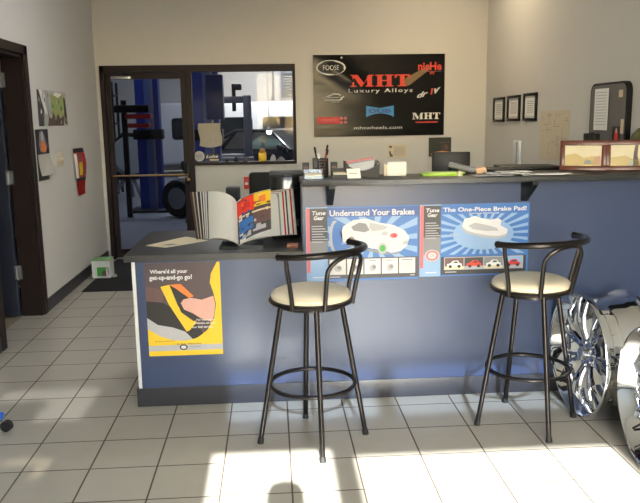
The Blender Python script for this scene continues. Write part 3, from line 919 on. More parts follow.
mb.sheet(lambda u, v: Vector((XL + 0.006 + 0.05 * (1 - v) ** 2 * (0.4 + 0.6 * u), 6.25 + 0.35 * u, 1.125 + 0.175 * v)), 8, 8, M_white, 0.001)
mb.build('date_page', cal)
mb = MB(); mb.bb((XL + 0.001, 6.235, 1.085), (XL + 0.004, 6.52, 1.30), M_dgrey); mb.build('backing_page', cal)
sw = thing('light_switch', 'wide ivory light switch plate on the left wall', 'switch', (XL, 6.76, 1.17))
mb = MB(); mb.bb((XL, 6.765, 1.168), (XL + 0.007, 7.0, 1.292), M_ivory, 0.003); mb.build('switch_plate', sw)
for k in range(4):
    mb = MB(); mb.box((XL + 0.010, 6.80 + 0.054 * k, 1.23), (0.012, 0.013, 0.03), M_ivory, 0.002, ry=0.25); mb.build('toggle', sw)
hs = thing('hanging_streamer', 'red and pink printed paper streamer hanging on the left wall near the corner', 'decoration', (XL, 7.31, 0.84))
def stre(z0, z1):
    def f(u, v):
        z = z0 + (z1 - z0) * v
        k = (1.31 - z) / 0.47
        tw = 0.26 - 0.02 * k
        return Vector((XL + 0.012 + 0.05 * u * (0.6 + 0.4 * math.sin(5 * k)), 7.32 + 0.09 * k + tw * u, z))
    return f
for nm, z0, z1, m in (('header_strip', 1.27, 1.31, M_dgrey), ('printed_panel', 1.02, 1.27, M_pink), ('printed_panel', 0.99, 1.02, M_dgrey), ('printed_panel', 0.85, 0.99, M_red)):
    mb = MB(); mb.sheet(stre(z0, z1), 8, 6, m, 0.001)
    if m is M_pink:
        mb.sheet(lambda u, v: stre(z0, z1)(0.35 + 0.3 * u, 0.1 + 0.5 * v) + Vector((0.002, 0, 0)), 4, 4, M_yel)
        mb.sheet(lambda u, v: stre(z0, z1)(0.75 + 0.2 * u, 0.5 + 0.45 * v) + Vector((0.002, 0, 0)), 4, 4, M_red)
        mb.sheet(lambda u, v: stre(z0, z1)(0.0 + 0.25 * u, 0.0 + 0.95 * v) + Vector((0.002, 0, 0)), 4, 4, M_white)
    mb.build(nm, hs)

# ------------------------------------------------------------------ right wall
Ur, Vr = (0, -1, 0), (0, 0, 1)     # reader looks towards +x; origin at far lower corner
spots = ((8.238, 7.80, 1.492, 1.752, 'farthest and smallest-looking of the three black framed certificates, next to the back corner'),
         (7.747, 7.30, 1.502, 1.758, 'middle one of the three black framed certificates on the right wall'),
         (7.251, 6.83, 1.504, 1.766, 'nearest of the three black framed certificates, above the pinned line drawing'))
for y0, y1, z0, z1, lb in spots:
    fr = thing('framed_certificate', lb, 'picture', (XR, y0, z0), group='framed certificates on the right wall')
    mb = MB()
    y0, y1, w = y0 - 0.025, y1 + 0.03, 0.024
    mb.bb((XR - 0.02, y1, z0), (XR, y0, z0 + w), M_black, 0.003); mb.bb((XR - 0.02, y1, z1 - w), (XR, y0, z1), M_black, 0.003)
    mb.bb((XR - 0.02, y1, z0 + w), (XR, y1 + w * 1.5, z1 - w), M_black, 0.003); mb.bb((XR - 0.02, y0 - w * 1.5, z0 + w), (XR, y0, z1 - w), M_black, 0.003)
    mb.build('frame', fr)
    A = flat((XR - 0.008, y0 - 0.04, z0 + 0.03), Ur, Vr, y0 - y1 - 0.08, z1 - z0 - 0.06)
    A.sheetback(M_white)
    for k in range(6):
        A.rect(0.2, 0.75 - 0.1 * k, 0.8, 0.775 - 0.1 * k, M_grey, 1)
    A.rect(0.06, 0.05, 0.94, 0.07, M_grey, 1); A.rect(0.06, 0.93, 0.94, 0.95, M_grey, 1)
    A.mb.build('certificate', fr, smooth=False)
A = flat((XR - 0.003, 6.77, 1.165), Ur, Vr, 0.68, 0.43)
A.sheetback(mat('map_paper', (206, 194, 168), 0.7))
random.seed(3)
for k in range(26):
    u, v = random.uniform(0.08, 0.9), random.uniform(0.06, 0.92)
    if k % 2: A.rect(u, v, min(0.95, u + random.uniform(0.04, 0.25)), v + 0.008, M_grey, 1)
    else: A.rect(u, v, u + 0.008, min(0.95, v + random.uniform(0.05, 0.3)), M_grey, 1)
for k in range(7):
    u, v = random.uniform(0.1, 0.85), random.uniform(0.1, 0.85)
    A.rect(u, v, u + 0.08, v + 0.05, M_tan, 2)
tag(A.mb.build('line_drawing', None, (XR, 6.77, 1.165), False), 'beige paper covered with a grey line drawing pinned to the right wall', 'paper')
mb = MB(); mb.bb((XR - 0.03, 7.26, 1.075), (XR, 7.46, 1.31), M_white2, 0.01); mb.bb((XR - 0.034, 7.30, 1.08), (XR - 0.028, 7.34, 1.30), M_lgrey)
tag(mb.build('wall_box', None, (XR, 7.36, 1.075)), 'narrow upright white box on the right wall below the framed certificates', 'box')
# rounded grey board
bd = thing('pin_board', 'grey fabric pin board with rounded corners on the right wall above the wood frames', 'board', (XR, 5.35, 1.25))
def rrect(w, h, r, n=6):
    out = []
    for cx, cy, a in ((w / 2 - r, h / 2 - r, 0), (-w / 2 + r, h / 2 - r, 90), (-w / 2 + r, -h / 2 + r, 180), (w / 2 - r, -h / 2 + r, 270)):
        for k in range(n + 1):
            t = math.radians(a + 90 * k / n)
            out.append((cx + r * math.cos(t), cy + r * math.sin(t)))
    return out
MR = Matrix.Translation((XR, 5.33, 1.53)) @ Matrix(((0, 0, -1, 0), (-1, 0, 0, 0), (0, 1, 0, 0), (0, 0, 0, 1)))
mb = MB(); mb.prism(rrect(0.60, 0.50, 0.07), 0.0, 0.035, M_black, MR); mb.build('board_edge', bd)
mb = MB(); mb.prism(rrect(0.56, 0.47, 0.06), 0.03, 0.040, mat('grey_board_fabric', (112, 107, 102), 0.85, var=0.12, scale=120), MR); mb.build('board_face', bd)
A = flat((XR - 0.05, 5.52, 1.44), Ur, Vr, 0.23, 0.30); A.sheetback(M_white)
for k in range(12): A.rect(0.1, 0.9 - 0.07 * k, 0.9, 0.915 - 0.07 * k, M_lgrey, 1)
tag(A.mb.build('paper_list', None, (XR - 0.045, 5.52, 1.44), False), 'white printed sheet overlapping the left edge of the grey pin board', 'paper')
A = flat((XR - 0.046, 5.14, 1.67), Ur, Vr, 0.06, 0.05); A.sheetback(M_tan)
tag(A.mb.build('sticky_note', None, (XR - 0.045, 5.14, 1.67), False), 'small pale note near the top right of the grey pin board', 'paper')
A = flat((XR - 0.047, 5.21, 1.37), Ur, Vr, 0.12, 0.10); A.sheetback(M_pblack); A.poly([(0.3, 0.05), (0.35, 0.6), (0.55, 0.9), (0.75, 0.6), (0.8, 0.05)], M_redb, 1); A.ell(0.55, 0.7, 0.12, 0.2, M_skin, 2)
tag(A.mb.build('snapshot', None, (XR - 0.045, 5.21, 1.37), False), 'small snapshot with red and black pinned low on the grey board', 'photo')
A = flat((XR - 0.046, 5.09, 1.42), Ur, Vr, 0.045, 0.10); A.sheetback(M_tan)
tag(A.mb.build('paper_slip', None, (XR - 0.045, 5.09, 1.42), False), 'narrow tan slip of paper beside the small snapshot on the grey board', 'paper')
mb = MB(); mb.bb((XR - 0.09, 5.42, 1.30), (XR - 0.04, 5.60, 1.415), M_dark, 0.004); mb.bb((XR - 0.095, 5.42, 1.30), (XR - 0.085, 5.48, 1.425), M_black, 0.003)
tag(mb.build('file_box', None, (XR, 5.6, 1.3)), 'small dark file box below the white sheet on the grey board', 'box')
M_camo = mat('camo_cloth', (86, 84, 52), 0.9, var=0.7, scale=22)
mb = MB(); mb.bb((XR - 0.22, 4.40, 1.285), (XR, 5.72, 1.30), M_black, 0.003); mb.bb((XR - 0.2, 4.7, 1.20), (XR, 4.72, 1.285), M_black); mb.bb((XR - 0.2, 5.55, 1.20), (XR, 5.57, 1.285), M_black)
tag(mb.build('wall_shelf', None, (XR, 5.1, 1.2)), 'narrow black wall shelf under the grey pin board', 'shelf')
cap = thing('camouflage_cap', 'olive camouflage cap at the right edge beside the pin board', 'cap', (XR, 4.60, 1.33))
mb = MB(); mb.lathe([(0.0, 0.11), (0.05, 0.10), (0.085, 0.06), (0.095, 0.0)], M_camo, Matrix.Translation((XR - 0.11, 4.60, 1.365)), 20); mb.build('crown', cap)
mb = MB(); mb.sheet(lambda u, v: Vector((XR - 0.11 - 0.09 * math.cos(PI * (v - 0.5)) - 0.08 * u * math.cos(PI * (v - 0.5)), 4.60 + 0.09 * math.sin(PI * (v - 0.5))  , 1.365 - 0.03 * u)), 6, 10, M_camo, 0.003); mb.build('brim', cap)

# ------------------------------------------------------------------ things on the transaction shelf
SZ = 1.2475
# picture frames in cherry wood
def photo_frame(label, loc, rz, art):
    r = thing('photo_frame', label, 'picture frame', loc, rz, 'wood photo frames on the shelf', world=False)
    w, h, b, d = 0.245, 0.168, 0.027, 0.018
    TM = Matrix.Rotation(math.radians(-12), 4, 'X')
    mb = MB()
    bmf = MB()
    for lo, hi in (((-w / 2, -d, 0), (w / 2, 0, b)), ((-w / 2, -d, h - b), (w / 2, 0, h)), ((-w / 2, -d, b), (-w / 2 + b, 0, h - b)), ((w / 2 - b, -d, b), (w / 2, 0, h - b))):
        bmf.bb(lo, hi, M_cherry, 0.004)
    bmesh.ops.transform(bmf.bm, matrix=TM, verts=bmf.bm.verts)
    bmf.build('frame', r)
    A = Art((-w / 2 + b - 0.002, -0.008, b - 0.002), (1, 0, 0), (0, 0, 1), w - 2 * b + 0.004, h - 2 * b + 0.004)
    A.sheetback(mat('photo_cream', (240, 226, 190), 0.3))
    for pts, m in art:
        A.poly(pts, m, 1)
    bmesh.ops.transform(A.mb.bm, matrix=TM, verts=A.mb.bm.verts)
    A.mb.build('photograph', r, smooth=False)
    g = MB(); g.bb((-w / 2 + b - 0.002, -0.013, b - 0.002), (w / 2 - b + 0.002, -0.011, h - b + 0.002), glass('photo_glass', (252, 252, 252), 0.05))
    bmesh.ops.transform(g.bm, matrix=TM, verts=g.bm.verts)
    g.build('frame_glass', r)
    s = MB()
    s.hexa([(-0.03, 0.002, 0.12), (0.03, 0.002, 0.12), (0.03, 0.006, 0.12), (-0.03, 0.006, 0.12)][::1], [(-0.035, 0.085, 0.0), (0.035, 0.085, 0.0), (0.035, 0.09, 0.0), (-0.035, 0.09, 0.0)], M_black)
    bmesh.ops.translate(s.bm, vec=(0, 0.024, 0), verts=s.bm.verts)
    s.build('easel_back', r)
    return r
pg = mat('photo_gold', (222, 196, 128), 0.35); pb = mat('photo_pale_blue', (196, 214, 214), 0.35); po = mat('photo_peach', (226, 178, 140), 0.35)
photo_frame('cherry wood photo frame with a bright landscape, left one of the two on the shelf', (1.716, 4.02, SZ), math.radians(-22),
            [([(0, 0), (0, 0.5), (0.3, 0.62), (0.5, 0.4), (0.8, 0.5), (1, 0.3), (1, 0)], pg), ([(0.5, 0.1), (0.55, 0.3), (0.72, 0.3), (0.74, 0.1)], pb), ([(0.78, 0.1), (0.82, 0.45), (0.97, 0.5), (0.97, 0.1)], po)])
photo_frame('cherry wood photo frame cut by the right edge of the view on the shelf', (1.952, 3.965, SZ), math.radians(-16),
            [([(0, 0), (0, 0.4), (0.4, 0.5), (0.62, 0.3), (1, 0.4), (1, 0)], pg), ([(0.60, 0.0), (0.62, 0.6), (0.66, 0.98), (0.74, 0.98), (0.72, 0.5), (0.78, 0.0)], M_brown), ([(0.5, 0.0), (0.52, 0.25), (0.6, 0.3), (0.62, 0.0)], pb)])
# business card trays
def card_tray(label, x0, x1, y0, y1, dark):
    r = thing('card_tray', label, 'card holder', ((x0 + x1) / 2, (y0 + y1) / 2, SZ), group='business card trays')
    m = M_black if dark else M_acryl
    mb = MB(); mb.bb((x0, y0, SZ), (x1, y1, SZ + 0.004), m); mb.bb((x0, y0, SZ + 0.004), (x1, y0 + 0.003, SZ + 0.018), m); mb.bb((x0, y1 - 0.003, SZ + 0.004), (x1, y1, SZ + 0.05), m)
    mb.bb((x0, y0 + 0.003, SZ + 0.004), (x0 + 0.003, y1 - 0.003, SZ + 0.018), m); mb.bb((x1 - 0.003, y0 + 0.003, SZ + 0.004), (x1, y1 - 0.003, SZ + 0.018), m)
    mb.build('tray', r)
    mb = MB()
    for k in range(10):
        mb.box(((x0 + x1) / 2, (y0 + y1) / 2 - 0.004 + 0.0005 * k, SZ + 0.008 + 0.0022 * k), (x1 - x0 - 0.012, y1 - y0 - 0.014, 0.0018), M_white if k % 3 else M_tan, rx=0.12)
    mb.build('card_stack', r)
card_tray('clear tray of cream cards at the left end of the raised shelf', 0.165, 0.262, 3.81, 3.865, False)
card_tray('black tray of cream cards between the pen cup and the letter holder', 0.315, 0.405, 3.86, 3.92, True)
# pen cup
pc = thing('pen_cup', 'black mesh pen cup at the left end of the raised shelf', 'pen holder', (0.268, 3.98, SZ))
mb = MB()
px, py = 0.262, 3.975
for k in range(7):
    z = SZ + 0.004 + 0.0155 * k
    mb.tube([(px + 0.038 * math.cos(2 * PI * q / 24), py + 0.038 * math.sin(2 * PI * q / 24), z) for q in range(24)], 0.0022, M_black, 6, closed=True)
for q in range(20):
    a = 2 * PI * q / 20
    mb.cyl((px + 0.038 * math.cos(a), py + 0.038 * math.sin(a), SZ + 0.002), (px + 0.038 * math.cos(a), py + 0.038 * math.sin(a), SZ + 0.1), 0.0018, M_black, seg=5)
mb.lathe([(0.0, 0.0), (0.039, 0.0), (0.039, 0.004), (0.0, 0.004)], M_black, Matrix.Translation((px, py, SZ)), 24)
mb.build('mesh_cup', pc)
mb = MB(); mb.bb((px - 0.046, py - 0.046, SZ), (px - 0.018, py - 0.04, SZ + 0.105), M_black, 0.002); mb.build('side_plate', pc)
pens = ((-0.020, 0.0, -0.02, 0.155, M_black, 'black pen standing upright at the left of the pen cup'), (0.012, 0.008, 0.045, 0.165, M_redb, 'red pen with a dark cap leaning right in the pen cup'),
        (-0.012, -0.012, 0.0, 0.12, M_white2, 'white pen lowest in the pen cup'), (0.026, 0.0, 0.022, 0.14, M_steel, 'silver pen at the right of the pen cup'))
for dx, dy, lean, ln, m, lb in pens:
    pn = thing('pen', lb, 'pen', (px + dx * 0.4, py + dy, SZ + 0.006), group='pens in the pen cup')
    b = Vector((px + dx * 0.4, py + dy, SZ + 0.006)); t = Vector((px + dx + lean * 0.6, py + dy, SZ + 0.006 + ln))
    mb = MB(); mb.tube([b, b.lerp(t, 0.82)], 0.004, m, 8); mb.build('barrel', pn)
    mb = MB(); mb.tube([b.lerp(t, 0.8), b.lerp(t, 0.97), t], [0.0055, 0.0055, 0.003], M_dark if m is not M_white2 else M_white2, 8); mb.build('pen_cap', pn)
# two small dark boxes on the shelf
for x, lb in ((0.185, 'small dark cube box left of the pen cup on the shelf'), (0.338, 'small dark cube box right of the pen cup on the shelf')):
    mb = MB(); mb.bb((x - 0.018, 4.03, SZ), (x + 0.018, 4.06, SZ + 0.075), M_dark, 0.003); mb.bb((x - 0.012, 4.028, SZ + 0.03), (x + 0.012, 4.031, SZ + 0.055), M_brown)
    tag(mb.build('small_box', None, (x, 4.045, SZ)), lb, 'box', 'small dark boxes by the pen cup')
# letter holder
lh = thing('letter_holder', 'black letter holder stuffed with grey and pink envelopes on the raised shelf', 'letter holder', (0.47, 3.93, SZ))
mb = MB()
mb.bb((0.385, 3.87, SZ), (0.562, 4.0, SZ + 0.006), M_black)
def side(y, z1, dip):
    MY = Matrix.Translation((0, y, 0)) @ Matrix(((1, 0, 0, 0), (0, 0, 1, 0), (0, 1, 0, 0), (0, 0, 0, 1)))
    n = 10
    pts = [(0.385, SZ + 0.004), (0.562, SZ + 0.004)] + [(0.562 - 0.177 * k / n, z1 - dip * math.sin(PI * k / n)) for k in range(n + 1)]
    mb.prism(pts, -0.002, 0.002, M_black, MY)
side(3.872, SZ + 0.072, 0.035); side(3.935, SZ + 0.078, 0.03); side(3.998, SZ + 0.085, 0.02)
mb.tube([(0.562, 3.872, SZ + 0.07), (0.566, 3.93, SZ + 0.078), (0.566, 4.0, SZ + 0.08), (0.576, 4.0, SZ + 0.006)], 0.003, M_black, 6)
mb.build('rack', lh)
for y, z1, x0, x1, m, lb in ((3.91, 0.088, 0.405, 0.54, M_lgrey, 'grey envelope in the front slot of the letter holder'), (3.965, 0.102, 0.40, 0.545, M_pink, 'pink envelope in the back slot of the letter holder'), (3.95, 0.094, 0.41, 0.55, M_grey, 'darker grey envelope in the middle of the letter holder')):
    mb = MB(); mb.hexa([(x0, y, SZ + 0.007), (x1, y, SZ + 0.007), (x1, y + 0.002, SZ + 0.007), (x0, y + 0.002, SZ + 0.007)], [(x0, y + 0.004, SZ + z1 - 0.02), (x1, y + 0.004, SZ + z1), (x1, y + 0.006, SZ + z1), (x0, y + 0.006, SZ + z1 - 0.02)], m)
    tag(mb.build('envelope', None, (x0, y, SZ + 0.007)), lb, 'envelope', 'envelopes in the letter holder')
mb = MB(); mb.hexa([(0.392, 3.845, SZ), (0.462, 3.845, SZ), (0.462, 3.847, SZ), (0.392, 3.847, SZ)], [(0.388, 3.864, SZ + 0.048), (0.458, 3.864, SZ + 0.05), (0.458, 3.866, SZ + 0.05), (0.388, 3.866, SZ + 0.048)], M_white)
mb.bb((0.40, 3.852, SZ + 0.024), (0.445, 3.8535, SZ + 0.027), M_grey)
tag(mb.build('business_card', None, (0.42, 3.85, SZ)), 'white card leaning on the front of the black letter holder', 'card')
mb = MB(); mb.bb((0.615, 3.955, SZ), (0.72, 3.985, SZ + 0.074), M_white, 0.002); mb.bb((0.60, 3.962, SZ), (0.617, 3.98, SZ + 0.06), M_tan)
tag(mb.build('note_cube', None, (0.667, 3.97, SZ)), 'upright cream block of paper standing on the raised shelf under the notice', 'paper')
mb = MB(); mb.box((0.90, 3.93, SZ + 0.006), (0.215, 0.14, 0.012), M_lime, 0.004, rz=-0.04); mb.box((0.92, 3.93, SZ + 0.0145), (0.20, 0.11, 0.005), mat('lime_plastic_light', (196, 226, 110), 0.4), 0.002, rz=0.03)
tag(mb.build('folder', None, (0.90, 3.93, SZ)), 'lime green folder lying on the raised shelf', 'folder')
mb = MB(); mb.lathe([(0, 0), (0.012, 0.0), (0.011, 0.022), (0.006, 0.028), (0, 0.029)], M_ivory, Matrix.Translation((0.985, 3.86, SZ + 0.0)), 16)
tag(mb.build('bottle_cap', None, (0.985, 3.86, SZ)), 'tiny ivory cap at the right end of the lime folder', 'cap')
stp = thing('stapler', 'grey stapler lying beside the papers on the raised shelf', 'stapler', (1.03, 3.98, SZ))
mb = MB(); mb.box((1.03, 3.98, SZ + 0.008), (0.15, 0.04, 0.014), M_black, 0.004, rz=-0.4); mb.build('stapler_base', stp)
mb = MB(); mb.box((1.03, 3.98, SZ + 0.036), (0.15, 0.036, 0.028), M_grey, 0.01, rz=-0.4, ry=0.22); mb.build('stapler_arm', stp)
pp = mat('peach_paper', (228, 186, 150), 0.7)
mb = MB(); mb.hexa([(1.075, 3.96, SZ), (1.175, 3.99, SZ), (1.165, 4.05, SZ), (1.075, 4.03, SZ)], [(1.085, 3.97, SZ + 0.022), (1.16, 3.99, SZ + 0.036), (1.15, 4.04, SZ + 0.036), (1.085, 4.02, SZ + 0.024)], pp)
tag(mb.build('folded_paper', None, (1.12, 4.0, SZ)), 'crumpled peach paper beside the stapler', 'paper')
# loose sheets
M_mag = mat('magazine_grey', (196, 196, 200), 0.4, var=0.2, scale=30)
sheets = ((1.145, 3.815, 0.006, 0.21, 0.10, 0.03, M_lgrey, 'pale grey sheet at the front edge of the shelf right of the lime folder'),
          (1.235, 3.86, 0.012, 0.22, 0.13, -0.10, M_mag, 'grey magazine lying on the loose papers'),
          (1.27, 3.84, 0.020, 0.17, 0.09, 0.06, M_white, 'white sheet on top of the loose papers'),
          (1.42, 3.85, 0.004, 0.22, 0.12, -0.12, M_mag, 'grey leaflet lying at the right of the loose papers'),
          (1.47, 3.80, 0.0075, 0.18, 0.06, 0.05, M_white, 'white slip at the shelf edge left of the wood frames'))
for x, y, h, w, d, rz, m, lb in sheets:
    mb = MB(); mb.box((x, y, SZ + h - 0.001), (w, d, 0.0026), m, rz=rz)
    mb.box((x - 0.03, y, SZ + h + 0.0007), (w * 0.4, d * 0.6, 0.0006), M_grey if m is not M_white else M_lgrey, rz=rz)
    tag(mb.build('loose_sheet', None, (x, y, SZ + h)), lb, 'paper', 'loose papers on the raised shelf')
mb = MB(); mb.box((1.27, 4.17, SZ + 0.008), (0.20, 0.16, 0.016), M_black, 0.004, rz=-0.25)
tag(mb.build('black_notebook', None, (1.27, 4.17, SZ)), 'black notebook lying behind the loose papers', 'notebook')
mb = MB(); mb.box((1.50, 4.30, SZ + 0.01), (0.34, 0.24, 0.018), M_black, 0.005, rz=-0.05)
tag(mb.build('laptop', None, (1.50, 4.30, SZ)), 'closed black laptop lying behind the left wood frame', 'laptop')
# monitor behind the shelf on the worktop
mo = thing('monitor', 'black flat monitor seen from behind over the raised shelf', 'monitor', (1.155, 4.63, 0.857))
mb = MB(); mb.box((1.118, 4.60, 1.225), (0.235, 0.03, 0.23), M_black, 0.008, rz=-0.12); mb.build('screen', mo)
mb = MB(); mb.box((1.118, 4.63, 1.19), (0.15, 0.05, 0.13), M_dark, 0.012, rz=-0.12); mb.build('back_housing', mo)
mb = MB(); mb.bb((1.093, 4.625, 0.865), (1.143, 4.65, 1.15), M_black, 0.004); mb.lathe([(0, 0), (0.10, 0.0), (0.09, 0.012), (0, 0.014)], M_black, Matrix.Translation((1.118, 4.64, 0.857)), 24); mb.build('stand', mo)

# ------------------------------------------------------------------ things on the low worktop
WT = 0.857
mb = MB()
mb.prism([(-0.729, 4.237), (-0.604, 4.15), (-0.387, 4.36), (-0.536, 4.537)], WT, WT + 0.0012, M_tan)
mb.prism([(-0.64, 4.24), (-0.60, 4.21), (-0.55, 4.25), (-0.59, 4.28)], WT + 0.0012, WT + 0.0016, M_grey)
tag(mb.build('paper_sheet', None, (-0.56, 4.33, WT), False), 'loose tan paper sheet lying on the left end of the low worktop', 'paper')
mb = MB(); mb.box((0.105, 4.07, WT + 0.008), (0.06, 0.075, 0.015), mat('russet_card', (146, 92, 70), 0.6), 0.002, rz=-0.1)
tag(mb.build('card_box', None, (0.105, 4.07, WT)), 'small russet card box on the low worktop beside the tall panel', 'box')
tw = thing('computer_tower', 'black computer tower on the low worktop behind the open catalog', 'computer', (0.09, 4.55, WT))
mb = MB(); mb.bb((-0.015, 4.38, WT + 0.006), (0.19, 4.74, 1.237), M_black, 0.008); mb.build('case', tw)
mb = MB(); mb.bb((-0.005, 4.372, WT + 0.02), (0.18, 4.381, 1.225), mat('gloss_black', (18, 18, 20), 0.12), 0.003); mb.build('front_bezel', tw)
mb = MB(); mb.bb((0.128, 4.368, 0.93), (0.152, 4.3725, 0.972), M_dark); mb.bb((0.133, 4.3675, 0.936), (0.147, 4.3685, 0.966), M_black); mb.build('port_cover', tw)
for x in (0.0, 0.17):
    for y in (4.40, 4.71):
        mb = MB(); mb.cyl((x, y, WT), (x, y, WT + 0.007), 0.012, M_rubber); mb.build('foot', tw)
spk = thing('desk_speaker', 'small dark desk speaker behind the top of the open catalog', 'speaker', (-0.235, 4.62, WT))
mb = MB(); mb.bb((-0.285, 4.56, WT + 0.01), (-0.20, 4.68, 1.148), M_dark, 0.008); mb.build('cabinet', spk)
mb = MB(); mb.bb((-0.275, 4.553, WT + 0.06), (-0.21, 4.561, 1.135), mat('speaker_cloth', (36, 38, 42), 0.9), 0.003); mb.build('grille', spk)
mb = MB(); mb.lathe([(0, 0), (0.05, 0), (0.05, 0.008), (0.03, 0.012), (0, 0.012)], M_dark, Matrix.Translation((-0.2425, 4.62, WT)), 20); mb.build('speaker_foot', spk)

# open catalog in its stand
bs = thing('book_stand', 'clear acrylic book stand under the open catalog', 'book stand', (-0.18, 4.15, WT))
mb = MB(); mb.bb((-0.30, 4.035, WT), (-0.06, 4.30, WT + 0.005), M_acryl); mb.bb((-0.30, 4.03, WT), (-0.06, 4.036, WT + 0.022), M_acryl)
mb.build('base_plate', bs)
mb = MB(); mb.hexa([(-0.27, 4.26, WT + 0.005), (-0.09, 4.26, WT + 0.005), (-0.09, 4.266, WT + 0.005), (-0.27, 4.266, WT + 0.005)], [(-0.27, 4.36, 1.02), (-0.09, 4.36, 1.02), (-0.09, 4.366, 1.02), (-0.27, 4.366, 1.02)], M_acryl); mb.build('back_rest', bs)
bk = thing('open_catalog', 'thick open parts catalog with a colourful page standing on the low worktop', 'book', (-0.19, 4.1, WT + 0.006))
B0 = WT + 0.012
def G(t): return Vector((-0.193 - 0.010 * t, 4.062 + 0.17 * t, B0 + 0.225 * t))
def leaf(Ob, Ot, bulge, base=0.0):
    Ob, Ot = Vector(Ob), Vector(Ot)
    def f(s, t):
        g = G(t) + Vector((0, base, 0))
        o = Ob.lerp(Ot, t)
        p = g.lerp(o, s)
        side = 1 if Ob.x > g.x else -1
        n = (o - g).cross(Vector((0, 0.5, 0.85))).normalized() * side
        if n.y > 0: n = -n
        k = (s ** 0.6) * (1 - s) * 2.6
        return p + n * bulge * k + Vector((0, 0, 0.012 * k))
    return f
def block(Ob0, Ot0, Ob1, Ot1, n, cols, bul0, bul1):
    mb = MB()
    prev = None
    for i in range(n):
        u = i / (n - 1)
        Ob = Vector(Ob0).lerp(Vector(Ob1), u); Ot = Vector(Ot0).lerp(Vector(Ot1), u)
        mb.sheet(leaf(Ob, Ot, bul0 + (bul1 - bul0) * u, 0.03 * u), 12, 6, cols[i % len(cols)], 0.0030)
    return mb
M_page = mat('catalog_page', (247, 246, 243), 0.45, var=0.015)
cols = [M_page, M_page, M_dgrey, M_page, M_lgrey, M_page, M_pblack, M_page, M_pblack, M_dgrey, M_page, M_brown, M_dgrey, M_tan, M_brown]
block((-0.352, 4.10, B0 + 0.038), (-0.360, 4.262, B0 + 0.288), (-0.432, 4.20, B0 + 0.026), (-0.474, 4.36, B0 + 0.278), 15, cols, 0.045, 0.03).build('left_page_block', bk)
cols2 = [M_page, M_page, M_lgrey, M_page, M_page, M_red, M_page, M_dgrey, M_page, M_page, M_red, M_page]
block((0.028, 4.12, B0 + 0.045), (0.020, 4.27, B0 + 0.262), (0.128, 4.20, B0 + 0.040), (0.115, 4.34, B0 + 0.288), 12, cols2, 0.035, 0.02).build('right_page_block', bk)
# the lifted picture page
lf = leaf((-0.012, 4.07, B0 + 0.085), (-0.010, 4.19, B0 + 0.300), 0.012)
mb = MB(); mb.sheet(lf, 12, 8, M_page, 0.0008)
fr = lambda s, t: lf(s, t) + Vector((0, -0.0018, 0.0006))
def patch(s0, s1, t0, t1, m, d=0.0):
    mb.sheet(lambda u, v: fr(s0 + (s1 - s0) * u, t0 + (t1 - t0) * v) + Vector((0, -d, 0)), 6, 4, m)
patch(0.0, 1, 0.02, 0.99, M_dgrey)
patch(0.0, 0.52, 0.62, 0.97, M_redb, 0.001); patch(0.52, 1, 0.66, 0.98, M_yel, 0.001); patch(0.66, 0.86, 0.74, 0.9, M_orange, 0.002); patch(0.15, 0.4, 0.7, 0.85, M_red, 0.002)
patch(0.05, 0.48, 0.20, 0.48, M_blueP, 0.001); patch(0.5, 1, 0.26, 0.60, M_brown, 0.001); patch(0.0, 1, 0.54, 0.58, M_tan, 0.002); patch(0.1, 0.4, 0.06, 0.14, M_lgrey, 0.002); patch(0.55, 0.85, 0.1, 0.2, M_lgrey, 0.002)
random.seed(5)
for k in range(34):
    a, b = random.uniform(0.02, 0.9), random.uniform(0.05, 0.93)
    if b > 0.6:
        m = random.choice([M_red, M_redb, M_orange, M_brown] if a < 0.5 else [M_yel, M_orange, M_brown, M_tan])
    else:
        m = random.choice([M_blueP, M_blued, M_lgrey, M_dgrey] if a < 0.5 else [M_brown, M_tan, M_dgrey, M_lgrey])
    patch(a, min(0.99, a + random.uniform(0.04, 0.14)), b, min(0.97, b + random.uniform(0.02, 0.07)), m, 0.0024 + 0.00002 * k)
mb.build('picture_page', bk, label='lifted page printed in red, yellow and blue')
mb = MB()
cv = leaf((-0.440, 4.215, B0 + 0.02), (-0.482, 4.375, B0 + 0.275), 0.025, 0.04)
mb.sheet(cv, 12, 6, M_brown, 0.002)
cv2 = leaf((0.135, 4.215, B0 + 0.034), (0.122, 4.352, B0 + 0.286), 0.02, 0.04)
mb.sheet(cv2, 12, 6, M_white, 0.002)
mb.build('cover', bk)

# office chair behind the counter
oc = thing('office_chair', 'black office chair behind the counter, only its back showing over the catalog', 'chair', (0.07, 5.42, 0))
mb = MB(); mb.box((0.06, 5.30, 0.94), (0.45, 0.06, 0.50), M_black, 0.025, rx=-0.08); mb.build('backrest', oc)
mb = MB(); mb.box((0.06, 5.58, 0.47), (0.48, 0.48, 0.08), M_black, 0.03); mb.build('seat', oc)
mb = MB(); mb.box((0.06, 5.33, 0.60), (0.06, 0.02, 0.34), M_dark, 0.005); mb.build('back_bar', oc)
mb = MB(); mb.cyl((0.06, 5.58, 0.09), (0.06, 5.58, 0.43), 0.025, M_steel); mb.build('gas_column', oc)
for k in range(5):
    a = 2 * PI * k / 5 + 0.3
    e = Vector((0.06 + 0.28 * math.cos(a), 5.58 + 0.28 * math.sin(a), 0.085))
    mb = MB(); mb.tube([(0.06, 5.58, 0.10), e], [0.025, 0.016], M_dark); l = mb.build('base_leg', oc)
    mb = MB(); mb.cyl(e + Vector((-0.02 * math.sin(a), 0.02 * math.cos(a), -0.055)), e + Vector((0.02 * math.sin(a), -0.02 * math.cos(a), -0.055)), 0.03, M_black); mb.cyl(e, e - Vector((0, 0, 0.04)), 0.008, M_steel); mb.build('caster', l)

